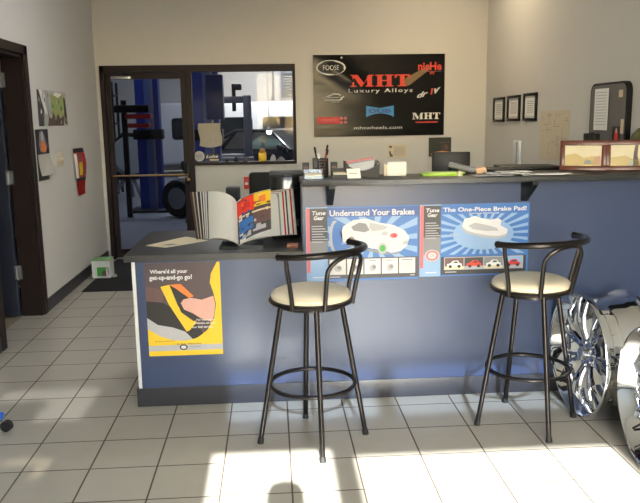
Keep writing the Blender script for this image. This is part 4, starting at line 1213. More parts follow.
# ------------------------------------------------------------------ floor things
mt = mat('black_mat', (22, 22, 26), 0.9, var=0.3, scale=200)
mb = MB(); mb.bb((-1.80, 6.875, 0), (-0.55, 8.5, 0.009), mt, 0.003)
tag(mb.build('door_mat', None, (-1.2, 7.7, 0)), 'black door mat on the tiles in front of the glazed door', 'mat')
cx = thing('carton', 'white and green cardboard carton at the left wall on the black mat', 'box', (-1.735, 7.56, 0.009))
mb = MB()
for lo, hi in (((-1.83, 7.44, 0.009), (-1.652, 7.444, 0.19)), ((-1.83, 7.63, 0.009), (-1.652, 7.634, 0.19)), ((-1.83, 7.444, 0.009), (-1.826, 7.63, 0.19)), ((-1.656, 7.444, 0.009), (-1.652, 7.63, 0.19)), ((-1.83, 7.44, 0.009), (-1.652, 7.634, 0.012))):
    mb.bb(lo, hi, M_white2)
A = Art((-1.83, 7.439, 0.009), (1, 0, 0), (0, 0, 1), 0.178, 0.181, mb=mb)
A.rect(0.28, 0.12, 0.78, 0.62, M_green, 1); A.poly([(0.55, 0.12), (0.55, 0.4), (0.78, 0.45), (0.78, 0.12)], M_brown, 2); A.poly([(0.78, 0.62), (0.92, 0.12), (0.98, 0.3), (0.96, 0.62)], M_lgrey, 1)
mb.build('carton_body', cx, smooth=False)
for i, (a, b) in enumerate((((-1.835, 7.432, 0.188), (-1.648, 7.53, 0.194)), ((-1.835, 7.545, 0.188), (-1.648, 7.64, 0.194)))):
    mb = MB(); mb.bb(a, b, mat('pale_green_card', (128, 176, 120), 0.6), 0.001); mb.build('lid_flap', cx, label='pale green top flap')
mb = MB(); mb.hexa([(-1.652, 7.45, 0.012), (-1.60, 7.46, 0.012), (-1.60, 7.52, 0.012), (-1.652, 7.52, 0.012)], [(-1.652, 7.45, 0.02), (-1.61, 7.46, 0.035), (-1.61, 7.52, 0.035), (-1.652, 7.52, 0.02)], M_lgrey); mb.build('side_flap', cx)

# blue roller stool at the left edge
rs = thing('roller_stool', 'blue roller stool at the left edge of the view, one black caster on the tiles', 'stool', (-1.612, 3.69, 0))
for k in range(5):
    a = 2 * PI * k / 5 + 0.0
    e = Vector((-1.612 + 0.205 * math.cos(a), 3.69 + 0.205 * math.sin(a), 0.082))
    mb = MB(); mb.tube([(-1.612, 3.69, 0.10), Vector((-1.612, 3.69, 0.10)).lerp(e, 0.6) + Vector((0, 0, 0.005)), e], [0.028, 0.024, 0.018], M_blueplastic, 10); l = mb.build('base_leg', rs)
    mb = MB()
    c = e + Vector((0.012 * math.cos(a), 0.012 * math.sin(a), -0.054))
    mb.cyl(c + Vector((0.004, 0.016, 0)), c + Vector((-0.004, -0.016, 0)), 0.028, M_rubber, seg=20); mb.cyl(e, e - Vector((0, 0, 0.03)), 0.007, M_steel)
    mb.build('caster', l)
mb = MB(); mb.cyl((-1.612, 3.69, 0.09), (-1.612, 3.69, 0.40), 0.022, M_steel); mb.build('column', rs)
mb = MB(); mb.lathe([(0, 0.40), (0.15, 0.40), (0.17, 0.415), (0.17, 0.44), (0.15, 0.455), (0, 0.46)], M_blueplastic, Matrix.Translation((-1.612, 3.69, 0)), 32); mb.build('seat', rs)

# ------------------------------------------------------------------ window sill things (interior window)
FY = YB - 0.001
mb = MB()
mb.sheet(lambda u, v: Vector((-0.81 + 0.25 * u + 0.01 * math.sin(6 * v), YB + 0.018 - 0.012 * math.sin(PI * u), 1.275 + 0.25 * v - 0.02 * math.sin(PI * u) * (1 - v))), 12, 10, mat('tan_bag_paper', (204, 196, 176), 0.7, bump=0.3, bscale=25), 0.004)
tag(mb.build('paper_notice', None, (-0.69, YB + 0.02, 1.27)), 'large blank pale paper hung on the interior window at left', 'paper')
A = flat((-0.895 + 0.02, YB + 0.028, 1.10), (1, 0, 0), (0, 0, 1), 0.115, 0.115)
A.ell(0.5, 0.5, 0.5, 0.5, M_tan, 0); A.ell(0.5, 0.5, 0.4, 0.4, M_lgrey, 1); A.text('ASE', 0.25, 0.42, 0.75, 0.6, M_brown, 2)
tag(A.mb.build('round_sticker', None, (-0.82, YB + 0.028, 1.10), False), 'round pale sticker at the lower left of the interior window', 'sticker')
A = flat((-0.75, YB + 0.028, 1.098), (1, 0, 0), (0, 0, 1), 0.16, 0.085)
A.sheetback(M_dgrey); A.text('Lube', 0.05, 0.45, 0.9, 0.85, M_white, 1, 0.02, 0.3); A.rect(0.3, 0.08, 0.95, 0.3, M_tan, 1)
tag(A.mb.build('window_sticker', None, (-0.75, YB + 0.028, 1.098), False), 'dark lettered sticker beside the round sticker on the interior window', 'sticker')
fg = thing('yellow_figurine', 'small yellow figurine standing on the interior window sill', 'figurine', (-0.10, YB - 0.005, 1.09))
mb = MB(); mb.bb((-0.145, YB - 0.02, 1.0895), (-0.058, YB + 0.012, 1.19), M_yel, 0.008); mb.build('body', fg)
mb = MB(); mb.lathe([(0, 0.0), (0.03, 0.008), (0.036, 0.03), (0.028, 0.05), (0, 0.06)], mat('amber_plastic', (176, 128, 40), 0.5), Matrix.Translation((-0.10, YB - 0.004, 1.175)), 18); mb.build('head', fg)
for x, y0, w, h, m, nm, lb, cat in ((0.02, 0, 0.07, 0.08, M_lgrey, 'ornament', 'small glass ornament right of the yellow figurine on the sill', 'ornament'), (0.11, 0, 0.09, 0.05, M_grey, 'small_basket', 'low grey basket at the right end of the interior window sill', 'basket'),
                            (-0.29, 0, 0.05, 0.05, M_brown, 'trinket', 'small brown trinket on the sill left of the yellow figurine', 'ornament'), (-0.40, 0, 0.06, 0.06, M_black, 'trinket', 'small black trinket on the middle of the interior window sill', 'ornament'), (-0.505, 0, 0.05, 0.04, M_dark, 'trinket', 'small dark trinket on the sill under the pale hung paper', 'ornament')):
    mb = MB(); mb.lathe([(0, 0), (w * 0.4, 0), (w * 0.5, h * 0.25), (w * 0.35, h * 0.6), (w * 0.2, h * 0.85), (0, h)], m, Matrix.Translation((x, YB - 0.002, 1.0895)) @ Matrix.Scale(0.4, 4, (0, 1, 0)), 18)
    tag(mb.build(nm, None, (x, YB - 0.002, 1.0895)), lb, cat)

# ------------------------------------------------------------------ garage behind the glass
GX0, GX1, GY1, GZ = -8.0, 5.0, 24.0, 4.4
g0 = YB + 0.15
mb = MB(); mb.bb((GX0, g0, -0.08), (GX1, GY1, -0.004), M_gfloor); struct('floor_garage', mb)
mb = MB(); mb.bb((GX0, GY1, 0), (GX1, GY1 + 0.15, GZ), M_gwall); struct('wall_far', mb)
mb = MB(); mb.bb((GX0 - 0.15, g0, 0), (GX0, GY1, GZ), M_gwall); struct('wall_garage_left', mb)
mb = MB(); mb.bb((GX1, g0, 0), (GX1 + 0.15, GY1, GZ), M_gwall); struct('wall_garage_right', mb)
mb = MB(); mb.bb((GX0, g0, ZC), (GX1, g0 + 0.1, GZ), M_gwall); mb.bb((GX0, g0 - 0.1, 0), (XL, g0 + 0.0, ZC), M_gwall); mb.bb((XR, g0 - 0.1, 0), (GX1, g0, ZC), M_gwall); struct('wall_garage_front', mb)
mb = MB(); mb.bb((GX0, g0, GZ), (GX1, GY1, GZ + 0.1), M_ceil); struct('ceiling_garage', mb)

def lift_post(label, x, y, w, zt, flip=1):
    r = thing('lift_column', label, 'car lift', (x, y, 0), group='blue car lift columns')
    mb = MB(); mb.bb((x - w / 2, y - 0.02, 0.03), (x + w / 2, y + 0.02, zt), M_lift); mb.bb((x - w / 2, y, 0.03), (x - w / 2 + 0.03, y + 0.24, zt), M_lift); mb.bb((x + w / 2 - 0.03, y, 0.03), (x + w / 2, y + 0.24, zt), M_lift)
    mb.bb((x - w * 0.1, y - 0.035, 0.03), (x + w * 0.2, y - 0.018, zt), mat('lift_blue_light', (92, 112, 170), 0.3)); mb.build('channel', r)
    mb = MB(); mb.bb((x + w * 0.20, y - 0.05, 0.03), (x + w * 0.28, y - 0.02, zt), M_steel, 0.004); mb.build('cable_cover', r)
    mb = MB(); mb.bb((x - w * 0.9, y - 0.35, -0.003), (x + w * 0.9, y + 0.4, 0.035), M_dark, 0.006); mb.build('base_plate', r)
    mb = MB(); mb.bb((x - w * 0.62, y - 0.12, 1.25), (x + w * 0.62, y + 0.2, 1.42), M_black, 0.01); mb.build('carriage', r)
    return r
lift_post('tall blue lift column seen through the glazed door', -2.13, 13.3, 0.40, 3.9)
l2 = lift_post('tall blue lift column seen at the left of the interior window', -1.00, 11.9, 0.40, 2.33)
mb = MB(); mb.bb((-0.98, 11.75, 1.57), (-0.72, 12.05, 2.25), mat('lift_blue_dark', (30, 44, 104), 0.4), 0.01); mb.build('power_unit', l2)
tch = thing('tire_changer', 'dark grey tire changer with a horizontal arm behind the black car', 'machine', (-0.50, 17.0, 0))
M_slate = mat('slate_enamel', (74, 76, 92), 0.45)
mb = MB(); mb.bb((-0.60, 16.9, 0.0), (-0.42, 17.1, 2.10), M_slate, 0.02); mb.build('tower', tch)
mb = MB(); mb.bb((-1.28, 16.93, 1.93), (-0.42, 17.07, 2.08), M_slate, 0.02); mb.build('swing_arm', tch)
mb = MB(); mb.cyl((-0.80, 17.0, 1.75), (-0.80, 17.0, 2.35), 0.045, M_dark); mb.box((-0.72, 17.0, 2.28), (0.2, 0.12, 0.14), M_dark, 0.03); mb.build('mount_head', tch)
mb = MB(); mb.bb((-1.2, 16.6, 0), (-0.4, 17.4, 0.75), M_slate, 0.04); mb.build('machine_body', tch)
mb = MB(); mb.lathe([(0, 0.75), (0.3, 0.75), (0.3, 0.8), (0, 0.82)], M_steel, Matrix.Translation((-0.85, 17.0, 0)), 24); mb.build('turntable', tch)
# red tool holder on the column
rt = thing('red_tool_arm', 'red and black lift arm pads hanging at head height before the blue column', 'tool', (-2.25, 12.4, 0))
mb = MB(); mb.bb((-2.33, 12.3, 1.60), (-1.92, 12.5, 1.68), M_red, 0.02); mb.bb((-2.30, 12.3, 1.46), (-1.95, 12.5, 1.53), M_red, 0.02); mb.build('pad', rt)
mb = MB(); mb.bb((-2.40, 12.35, 0.0), (-2.32, 12.45, 1.9), M_black, 0.01); mb.bb((-2.50, 12.3, 1.70), (-1.95, 12.45, 1.82), M_black, 0.02); mb.build('stand', rt)
# tire leaning
def tire(name, label, c, R, wd, axis_rz):
    r = thing(name, label, 'tire', (c[0], c[1], 0))
    MM = Matrix.Translation((c[0], c[1], R)) @ Matrix.Rotation(axis_rz, 4, 'Z') @ Matrix.Rotation(PI / 2, 4, 'Y')
    mb = MB(); mb.lathe([(R * 0.58, -wd / 2 * 0.8), (R * 0.8, -wd / 2), (R * 0.95, -wd / 2 * 0.9), (R, -wd / 2 * 0.6), (R, wd / 2 * 0.6), (R * 0.95, wd / 2 * 0.9), (R * 0.8, wd / 2), (R * 0.58, wd / 2 * 0.8)], M_rubber, MM, 36, closed=True); mb.build('tread', r)
    mb = MB(); mb.lathe([(R * 0.6, -wd * 0.4), (R * 0.5, -wd * 0.3), (R * 0.15, -wd * 0.42), (0, -wd * 0.42), (0, wd * 0.3), (R * 0.6, wd * 0.4)], M_steel, MM, 24); mb.build('rim', r)
    return r
tire('tire', 'black tire standing on the garage floor behind the door handle', (-1.52, 12.3), 0.31, 0.22, math.radians(60))
# wheel balancer (round pale hood on legs)
wb = thing('wheel_balancer', 'pale wheel balancer with a round hood on the garage floor at far left', 'machine', (-2.95, 15.6, 0))
mb = MB(); mb.lathe([(0.0, -0.14), (0.36, -0.14), (0.42, -0.06), (0.42, 0.06), (0.36, 0.14), (0.0, 0.14)], mat('balancer_grey', (150, 158, 158), 0.4), Matrix.Translation((-2.85, 15.5, 0.86)) @ Matrix.Rotation(math.radians(80), 4, 'X') @ Matrix.Rotation(0.3, 4, 'Y'), 32); mb.build('hood', wb)
mb = MB(); mb.tube([(-3.2, 15.5, 0.7), (-3.2, 15.5, 1.1), (-3.0, 15.5, 1.3), (-2.75, 15.5, 1.28)], 0.05, M_black); mb.build('hose', wb)
for dx, dy in ((-0.35, -0.2), (0.3, -0.25), (0.0, 0.35)):
    mb = MB(); mb.tube([(-2.9, 15.5, 0.55), (-2.95 + dx, 15.6 + dy, 0.0)], 0.04, M_steel); mb.build('leg', wb)
mb = MB(); mb.bb((-3.2, 15.35, 0.4), (-2.7, 15.75, 0.55), M_dark, 0.02); mb.build('frame', wb)
sh = thing('parts_shelf', 'dark steel parts shelf along the far left of the garage', 'shelf', (-3.9, 16.8, 0))
for x in (-4.6, -3.4):
    for y in (16.5, 17.0):
        mb = MB(); mb.bb((x, y, 0), (x + 0.05, y + 0.05, 2.4), M_dark); mb.build('upright', sh)
for z in (0.3, 0.9, 1.5, 2.1):
    mb = MB(); mb.bb((-4.6, 16.5, z), (-3.35, 17.05, z + 0.04), M_dark); mb.build('shelf_board', sh)
random.seed(11)
cols3 = [M_tan, M_dgrey, M_white2, M_brown, M_steel, M_red, M_dark]
words = {0: 'tan', 1: 'dark grey', 2: 'white', 3: 'brown', 4: 'silver', 5: 'red', 6: 'black'}
lv = {0.34: 'lowest', 0.94: 'second', 1.54: 'third', 2.14: 'top'}
for z in (0.34, 0.94, 1.54, 2.14):
    x = -4.52
    pos = 0
    while x < -3.6:
        w = random.uniform(0.16, 0.3); h = random.uniform(0.15, 0.4); ci = random.randrange(7)
        mb = MB(); mb.bb((x, 16.55, z), (x + w, 16.9, z + h), cols3[ci], 0.006); mb.bb((x + 0.03, 16.544, z + 0.04), (x + w - 0.03, 16.551, z + h * 0.5), M_lgrey)
        pos += 1
        tag(mb.build('parts_box', None, (x + w / 2, 16.7, z)), '%s parts box on the %s garage shelf board, %s from the left' % (words[ci], lv[z], ('first', 'second', 'third', 'fourth', 'fifth', 'sixth', 'seventh')[pos - 1]), 'box', 'parts boxes on the garage shelf')
        x += w + 0.03
# car
def make_car():
    r = thing('sedan', 'black sedan with pale side windows seen through the interior window', 'car', (0.10, 17.6 + 1.0, 0), math.radians(-38), world=False)
    M_car = mat('car_black_paint', (30, 32, 40), 0.2, coat=0.6)
    st = [(-2.1, 0.45, 0.80, 0.60), (-2.0, 0.28, 0.88, 0.74), (-1.4, 0.24, 0.90, 0.84), (0.0, 0.22, 0.88, 0.86), (1.1, 0.24, 0.86, 0.85), (1.9, 0.28, 0.74, 0.78), (2.15, 0.40, 0.62, 0.60)]
    bm = bmesh.new(); rows = []
    for x, z0, z1, hw in st:
        rows.append([bm.verts.new((x, y, z)) for y, z in ((-hw, z0 + 0.1), (-hw * 0.9, z0), (hw * 0.9, z0), (hw, z0 + 0.1), (hw, z1 - 0.12), (hw * 0.9, z1), (-hw * 0.9, z1), (-hw, z1 - 0.12))])
    for a, b in zip(rows, rows[1:]):
        for j in range(8):
            bm.faces.new((a[j], a[(j + 1) % 8], b[(j + 1) % 8], b[j]))
    bm.faces.new(rows[0]); bm.faces.new(rows[-1][::-1])
    bmesh.ops.recalc_face_normals(bm, faces=bm.faces)
    mb = MB(); mb.merge(bm, M_car); mb.build('body', r)
    # greenhouse: roof plus pillars
    b0, b1, t0, t1 = -1.55, 1.05, -0.75, 0.35
    zb, zt, wb_, wt = 0.87, 1.30, 0.80, 0.60
    mb = MB()
    mb.hexa([(t0, -wt, zt - 0.02), (t1, -wt, zt - 0.02), (t1, wt, zt - 0.02), (t0, wt, zt - 0.02)], [(t0 + 0.12, -wt + 0.08, zt + 0.035), (t1 - 0.12, -wt + 0.08, zt + 0.035), (t1 - 0.12, wt - 0.08, zt + 0.035), (t0 + 0.12, wt - 0.08, zt + 0.035)], M_car)
    for sy in (-1, 1):
        mb.tube([(b0, sy * wb_, zb), (-1.2, sy * (wb_ - 0.08), zb + 0.22), (t0, sy * wt, zt), (t1, sy * wt, zt), (b1, sy * wb_, zb - 0.02)], 0.035, M_car, 8)
        mb.tube([(-0.28, sy * wb_, zb), (-0.22, sy * wt, zt)], 0.045, M_car, 8)
        mb.tube([(-1.05, sy * wb_, zb), (-0.72, sy * wt, zt)], 0.045, M_car, 8)
    mb.build('roof', r)
    for sy in (-1, 1):
        for a, b, c, d in ((-0.26, 0.98, 0.32, -0.20), (-1.02, -0.30, -0.24, -0.70), (-1.45, -1.08, -0.78, -0.82)):
            mb = MB(); mb.poly([(a, sy * wb_, zb), (b, sy * wb_, zb), (c, sy * (wt + 0.01), zt - 0.02), (d, sy * (wt + 0.01), zt - 0.02)], M_teal); mb.build('side_window', r, smooth=False)
    mb = MB(); mb.poly([(b1, -wb_, zb), (b1, wb_, zb), (t1, wt, zt), (t1, -wt, zt)], mat('windshield_dark', (26, 30, 36), 0.08)); mb.build('windshield', r, smooth=False)
    mb = MB(); mb.poly([(b0, wb_, zb), (b0, -wb_, zb), (t0, -wt, zt), (t0, wt, zt)], mat('windshield_dark')); mb.build('rear_window', r, smooth=False)
    for sy in (-1, 1):
        mb = MB(); mb.box((-2.03, sy * 0.58, 0.74), (0.12, 0.26, 0.13), M_red, 0.02); mb.build('tail_light', r)
        mb = MB(); mb.box((2.0, sy * 0.55, 0.60), (0.16, 0.3, 0.1), M_lgrey, 0.03); mb.build('headlight', r)
        mb = MB(); mb.box((0.85, sy * 0.92, 0.93), (0.12, 0.16, 0.1), M_car, 0.03); mb.build('mirror', r)
        for x in (-1.3, 1.3):
            mb = MB()
            MM = Matrix.Translation((x, sy * 0.76, 0.31)) @ Matrix.Rotation(PI / 2, 4, 'X')
            mb.lathe([(0.0, -0.1), (0.28, -0.11), (0.31, -0.07), (0.31, 0.07), (0.28, 0.11), (0.0, 0.1)], M_rubber, MM, 28)
            wv = mb.build('wheel', r)
            mb = MB(); mb.lathe([(0.0, -0.115), (0.18, -0.115), (0.19, -0.10)], M_steel, MM, 20); mb.lathe([(0.0, 0.115), (0.18, 0.115), (0.19, 0.10)], M_steel, MM, 20); mb.build('hubcap', wv)
    return r
make_car()
vn = thing('white_van', 'white van with dark windows parked along the garage far wall', 'van', (0.2, 22.0, 0))
mb = MB(); mb.bb((-3.2, 21.2, 0.35), (2.6, 23.1, 2.05), M_white2, 0.12); mb.build('body', vn)
M_dk = mat('van_dark_glass', (30, 34, 38), 0.1)
for x0, x1 in ((-2.75, -1.75), (-1.62, -0.50), (-0.22, 1.0), (1.12, 2.3)):
    MM = Matrix.Translation(((x0 + x1) / 2, 21.2, 1.34)) @ Matrix.Rotation(PI / 2, 4, 'X')
    mb = MB(); mb.prism(rrect(x1 - x0, 0.60, 0.10), -0.005, 0.006, M_dk, MM); mb.build('side_window', vn)
for x in (-2.2, 1.6):
    for y in (21.32, 22.98):
        mb = MB(); mb.cyl((x, y - 0.11, 0.345), (x, y + 0.11, 0.345), 0.35, M_rubber, seg=28); mb.build('wheel', vn)
vt = thing('wall_vent', 'grey louvered vent high on the garage far wall', 'vent', (0.65, GY1, 2.2))
mb = MB(); mb.bb((0.36, GY1 - 0.06, 2.22), (1.05, GY1, 3.05), mat('vent_grey', (160, 162, 166), 0.5), 0.01); mb.build('frame', vt)
for k in range(9):
    mb = MB(); mb.box((0.72, GY1 - 0.075, 2.30 + 0.08 * k), (0.56, 0.04, 0.05), mat('vent_slat', (128, 130, 136), 0.5), rx=0.6); mb.build('slat', vt)
pi = thing('wall_pipe', 'thin grey conduit running down the far garage wall beside the vent', 'pipe', (0.1, GY1, 0))
mb = MB(); mb.tube([(0.12, GY1 - 0.03, 4.35), (0.12, GY1 - 0.03, 2.2)], 0.022, M_steel, 8); mb.build('tube', pi)
mb = MB(); mb.box((0.10, GY1 - 0.04, 2.22), (0.12, 0.07, 0.10), M_steel, 0.01); mb.build('junction_box', pi)
# added hanging lamp, stands in for a reflected glint in the window glass
wl = thing('glint_lamp', 'added lamp above the black sedan, standing in for a glint in the glass', 'lamp', (-0.03, 14.0, 1.3))
mb = MB(); mb.tube([(-0.03, 14.0, 1.42), (-0.03, 14.0, 4.38)], 0.006, M_black, 6); mb.build('cord', wl)
mb = MB(); mb.lathe([(0.0, 0.12), (0.02, 0.12), (0.03, 0.08), (0.05, 0.05), (0.055, 0.03)], M_steel, Matrix.Translation((-0.03, 14.0, 1.32)), 20); mb.build('lamp_shade', wl)
mb = MB(); mb.lathe([(0.0, 0.08), (0.03, 0.06), (0.045, 0.03), (0.04, 0.0), (0.02, -0.02), (0, -0.025)], mat('glint_glow', (255, 255, 255), 0.5, emit=(255, 250, 240), estr=40), Matrix.Translation((-0.03, 14.0, 1.315)), 20); mb.build('bulb', wl)


# ------------------------------------------------------------------ photographer, whose head shadow falls on the sunlit tiles
def skin(name, verts, edges, m, parent, sub=2, root=0):
    me = bpy.data.meshes.new(name)
    me.from_pydata([v[:3] for v in verts], [], [])
    me.clear_geometry()
    me.from_pydata([v[:3] for v in verts], edges, [])
    o = bpy.data.objects.new(name, me)
    COL.objects.link(o)
    md = o.modifiers.new('skin', 'SKIN')
    lay = me.skin_vertices[0].data if me.skin_vertices else None
    if lay is None:
        me.attributes.new('skin_vertex', 'FLOAT', 'POINT')
    for i, v in enumerate(verts):
        rr = v[3] if isinstance(v[3], tuple) else (v[3], v[3])
        me.skin_vertices[0].data[i].radius = rr
        me.skin_vertices[0].data[i].use_root = (i == root)
    md.use_smooth_shade = True
    sd = o.modifiers.new('sub', 'SUBSURF'); sd.levels = sub; sd.render_levels = sub
    dg = bpy.context.evaluated_depsgraph_get()
    nm = bpy.data.meshes.new_from_object(o.evaluated_get(dg))
    o.modifiers.clear()
    o.data = nm
    nm.materials.append(m)
    for p in nm.polygons:
        p.use_smooth = True
    if parent is not None:
        o.parent = parent
    return o

px0, py0 = 0.02, -0.22
ph = thing('person', 'person standing behind the view, holding up a small camera, head shadow on the sunlit tiles', 'person', (px0, py0, 0), world=False)
def limb_pts():
    V = [(0, 0, 0.95, (0.125, 0.090)), (0, 0.0, 1.10, (0.135, 0.095)), (0, 0.0, 1.28, (0.160, 0.105)), (0, 0.0, 1.40, (0.150, 0.090)), (0, 0.01, 1.485, 0.056), (0, 0.025, 1.56, (0.062, 0.072)), (0, 0.03, 1.64, (0.076, 0.094)), (0, 0.015, 1.71, (0.070, 0.082)), (0, 0.01, 1.742, (0.040, 0.046))]
    E = [(i, i + 1) for i in range(8)]
    for sx in (-1, 1):
        b = len(V)
        V += [(sx * 0.165, 0, 1.415, 0.062), (sx * 0.235, 0.04, 1.27, 0.047), (sx * 0.255, 0.09, 1.155, 0.041), (sx * 0.185, 0.13, 1.32, 0.038), (sx * 0.112, 0.165, 1.465, 0.026), (sx * 0.085, 0.17, 1.515, (0.034, 0.018))]
        E += [(3, b), (b, b + 1), (b + 1, b + 2), (b + 2, b + 3), (b + 3, b + 4), (b + 4, b + 5)]
        p = b + 5
        for k, (z, ln) in enumerate(((1.552, 0.9), (1.566, 1.0), (1.580, 0.95), (1.530, 0.8))):
            f = len(V)
            V += [(sx * (0.082 - 0.004 * k), 0.182, z - 0.012, 0.0095), (sx * (0.070 - 0.012 * ln), 0.204, z, 0.0085), (sx * (0.052 - 0.014 * ln), 0.207, z + 0.003, 0.0075)]
            E += [(p, f), (f, f + 1), (f + 1, f + 2)]
        f = len(V)
        V += [(sx * 0.078, 0.148, 1.530, 0.011), (sx * 0.058, 0.140, 1.545, 0.0095), (sx * 0.040, 0.142, 1.553, 0.008)]
        E += [(p, f), (f, f + 1), (f + 1, f + 2)]
        b = len(V)
        V += [(sx * 0.090, 0.0, 0.84, 0.082), (sx * 0.105, 0.005, 0.50, 0.060), (sx * 0.110, -0.01, 0.34, 0.057), (sx * 0.112, -0.02, 0.10, 0.040), (sx * 0.114, 0.03, 0.045, (0.042, 0.036)), (sx * 0.120, 0.13, 0.034, (0.044, 0.026))]
        E += [(0, b)] + [(b + i, b + i + 1) for i in range(5)]
    return V, E
V, E_ = limb_pts()
M_skn = mat('skin', (206, 158, 134), 0.5)
skin('body', V, E_, M_skn, ph)
sv, se = [], []
top = [(0, 0, 0.74, (0.190, 0.150)), (0, 0, 0.90, (0.186, 0.146)), (0, 0, 1.10, (0.152, 0.112)), (0, 0, 1.28, (0.176, 0.120)), (0, 0, 1.40, (0.164, 0.104)), (0, 0.01, 1.50, 0.072)]
sv += top; se += [(i, i + 1) for i in range(5)]
for sx in (-1, 1):
    b = len(sv); sv += [(sx * 0.168, 0, 1.415, 0.076), (sx * 0.238, 0.04, 1.27, 0.062), (sx * 0.258, 0.09, 1.155, 0.054), (sx * 0.19, 0.13, 1.31, 0.049), (sx * 0.125, 0.16, 1.44, 0.036)]
    se += [(4, b)] + [(b + i, b + i + 1) for i in range(4)]
skin('shirt', sv, se, mat('navy_shirt', (42, 52, 78), 0.85, bump=0.2, bscale=40), ph)
tv, te = [(0, 0, 0.90, (0.165, 0.115)), (0, 0, 1.04, (0.150, 0.105))], [(0, 1)]
for sx in (-1, 1):
    b = len(tv); tv += [(sx * 0.095, 0, 0.80, 0.104), (sx * 0.106, 0.005, 0.50, 0.076), (sx * 0.112, -0.01, 0.34, 0.070), (sx * 0.114, -0.012, 0.03, 0.062)]
    te += [(0, b)] + [(b + i, b + i + 1) for i in range(3)]
skin('trousers', tv, te, mat('khaki_trousers', (150, 132, 100), 0.85), ph)
for sx in (-1, 1):
    skin('shoe', [(sx * 0.114, -0.05, 0.05, (0.046, 0.046)), (sx * 0.116, 0.04, 0.045, (0.050, 0.042)), (sx * 0.121, 0.15, 0.036, (0.048, 0.032))], [(0, 1), (1, 2)], M_rubber, ph)
    mb = MB(); mb.lathe([(0, -0.008), (0.014, -0.004), (0.018, 0.0), (0.014, 0.004), (0, 0.008)], M_skn, Matrix.Translation((sx * 0.079, 0.02, 1.635)) @ Matrix.Rotation(PI / 2, 4, 'Y') @ Matrix.Scale(1.7, 4, (1, 0, 0)), 14); mb.build('ear', ph)
    mb = MB(); mb.lathe([(0, -0.012), (0.009, -0.008), (0.012, 0), (0.009, 0.008), (0, 0.012)], M_white, Matrix.Translation((sx * 0.031, 0.112, 1.65)), 14); mb.lathe([(0, -0.004), (0.005, -0.003), (0.005, 0.003), (0, 0.004)], M_black, Matrix.Translation((sx * 0.031, 0.122, 1.65)), 10); mb.build('eye', ph)
mb = MB(); mb.tube([(0, 0.118, 1.66), (0, 0.136, 1.622), (0, 0.128, 1.612)], [0.010, 0.015, 0.011], M_skn, 10); mb.build('nose', ph)
mb = MB(); mb.tube([(-0.024, 0.108, 1.582), (0, 0.114, 1.580), (0.024, 0.108, 1.582)], [0.004, 0.007, 0.004], mat('lips', (170, 96, 88), 0.5), 8); mb.build('mouth', ph)
skin('hair', [(0, -0.050, 1.575, (0.060, 0.040)), (0, -0.035, 1.67, (0.092, 0.078)), (0, 0.015, 1.735, (0.088, 0.105)), (0, 0.02, 1.765, (0.055, 0.070))], [(0, 1), (1, 2), (2, 3)], mat('brown_hair', (60, 42, 30), 0.7), ph)
cc = thing('compact_camera', 'small silver compact camera held up in both hands behind the view', 'camera', (0, -0.045, 1.53))
mb = MB(); mb.bb((-0.048, -0.058, 1.525), (0.048, -0.034, 1.583), M_steel, 0.006); mb.build('camera_body', cc)
mb = MB(); mb.cyl((0, -0.036, 1.5539), (0, -0.014, 1.5539), 0.020, M_dark, seg=24); mb.build('lens_barrel', cc)
# ------------------------------------------------------------------ light
def area(name, loc, sx, sy, power, color=(1, 1, 1), rot=(0, 0, 0)):
    l = bpy.data.lights.new(name, 'AREA')
    l.shape = 'RECTANGLE'; l.size = sx; l.size_y = sy; l.energy = power; l.color = color
    o = bpy.data.objects.new(name, l); o.location = loc; o.rotation_euler = rot
    COL.objects.link(o)
    return o
def fixture(label, x, y, z, sx, sy, power, color, strength):
    r = thing('ceiling_light', label, 'ceiling light', (x, y, z), group='ceiling lights')
    mb = MB(); mb.bb((x - sx / 2 - 0.03, y - sy / 2 - 0.03, z - 0.03), (x + sx / 2 + 0.03, y + sy / 2 + 0.03, z), M_white2, 0.006); mb.build('housing', r)
    mb = MB(); mb.bb((x - sx / 2, y - sy / 2, z - 0.036), (x + sx / 2, y + sy / 2, z - 0.031), mat('diffuser_' + str(strength), (250, 248, 240), 0.5, emit=[int(255 * c) for c in color], estr=strength)); mb.build('diffuser', r)
    area('lamp', (x, y, z - 0.045), sx, sy, power, color)
warm = (1.0, 0.84, 0.60); cool = (0.95, 0.97, 1.0)
fixture('ceiling light over the back right corner of the office', 1.75, 7.35, ZC, 0.6, 0.6, 14, warm, 3)
fixture('added unseen ceiling light filling the office over the counter', -0.25, 5.6, ZC, 1.2, 0.3, 22, (0.98, 0.98, 1.0), 2)  # unseen lamp added to raise the office fill light
fixture('ceiling light of the garage above the black sedan', -0.2, 18.6, GZ, 2.4, 0.5, 240, cool, 6)
fixture('ceiling light of the garage in front of the van', 1.2, 21.0, GZ, 2.4, 0.5, 150, cool, 6.5)
fixture('ceiling light of the garage above the blue columns', -2.2, 13.0, GZ, 2.4, 0.4, 130, cool, 5)

sun = bpy.data.lights.new('sun', 'SUN')
sun.energy = 34.0
sun.angle = math.radians(0.53)
sun.color = (1.0, 0.985, 0.96)
so = bpy.data.objects.new('sun', sun)
so.rotation_euler = Vector((0.0, 1.0, -0.55)).to_track_quat('-Z', 'Y').to_euler()
so.location = (0, -10, 8)
COL.objects.link(so)

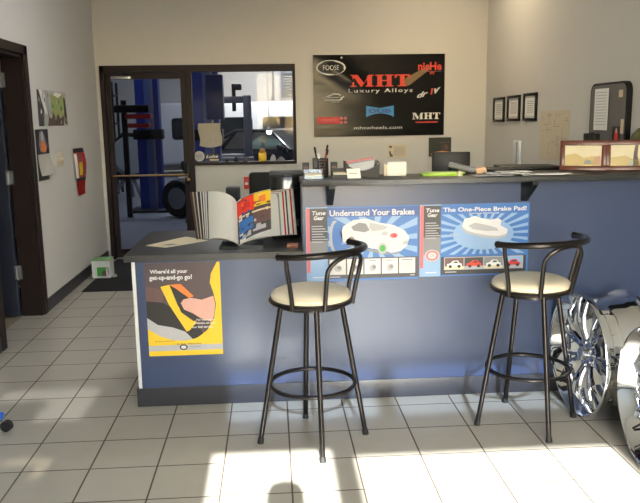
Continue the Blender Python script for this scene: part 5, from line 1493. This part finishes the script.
w = bpy.data.worlds.new('sky')
S.world = w
w.use_nodes = True
nt = w.node_tree
sky = nt.nodes.new('ShaderNodeTexSky')
sky.sky_type = 'NISHITA'
sky.sun_disc = False
sky.sun_elevation = math.radians(28.8)
sky.sun_rotation = math.radians(180)
nt.links.new(sky.outputs[0], nt.nodes['Background'].inputs[0])
nt.nodes['Background'].inputs[1].default_value = 2.3
for h in front_holes[:4]:
    o = area('daylight_portal', ((h[0] + h[1]) / 2, YF - 0.06, (h[2] + h[3]) / 2), h[1] - h[0], h[3] - h[2], 1.0, rot=(PI / 2, 0, PI))
    o.data.cycles.is_portal = True

# ------------------------------------------------------------------ camera
cam = bpy.data.cameras.new('camera')
cam.sensor_fit = 'HORIZONTAL'
cam.sensor_width = 36.0
cam.lens = 741.7 / 640 * 36.0
cam.shift_y = 4.5 / 640
cam.clip_start = 0.05
co = bpy.data.objects.new('camera', cam)
R2 = Vector((0.9979, -0.0657, -0.0155)); F = Vector((0.0617, 0.9814, -0.1817))
yaw, pitch, roll = math.radians(3.5998), math.radians(10.4693), math.radians(-0.9039)
F = Vector((math.sin(yaw) * math.cos(pitch), math.cos(yaw) * math.cos(pitch), -math.sin(pitch)))
R = Vector((math.cos(yaw), -math.sin(yaw), 0)); U = R.cross(F)
R2 = R * math.cos(roll) + U * math.sin(roll); U2 = U * math.cos(roll) - R * math.sin(roll)
Mc = Matrix((R2, U2, -F)).transposed().to_4x4()
Mc.translation = (0, 0, 1.5539)
co.matrix_world = Mc
COL.objects.link(co)
S.camera = co

# helper bookkeeping is not part of the scene
for o in S.objects:
    if '_w' in o:
        del o['_w']

S.view_settings.view_transform = 'Standard'
S.view_settings.look = 'None'
S.view_settings.gamma = 1.0
S.view_settings.use_curve_mapping = False
S.view_settings.exposure = 0.2
S.cycles.use_denoising = True
S.cycles.max_bounces = 10
S.cycles.diffuse_bounces = 5
S.cycles.glossy_bounces = 5
S.cycles.transparent_max_bounces = 16
S.cycles.sample_clamp_indirect = 6.0
S.cycles.caustics_reflective = False
S.cycles.caustics_refractive = False
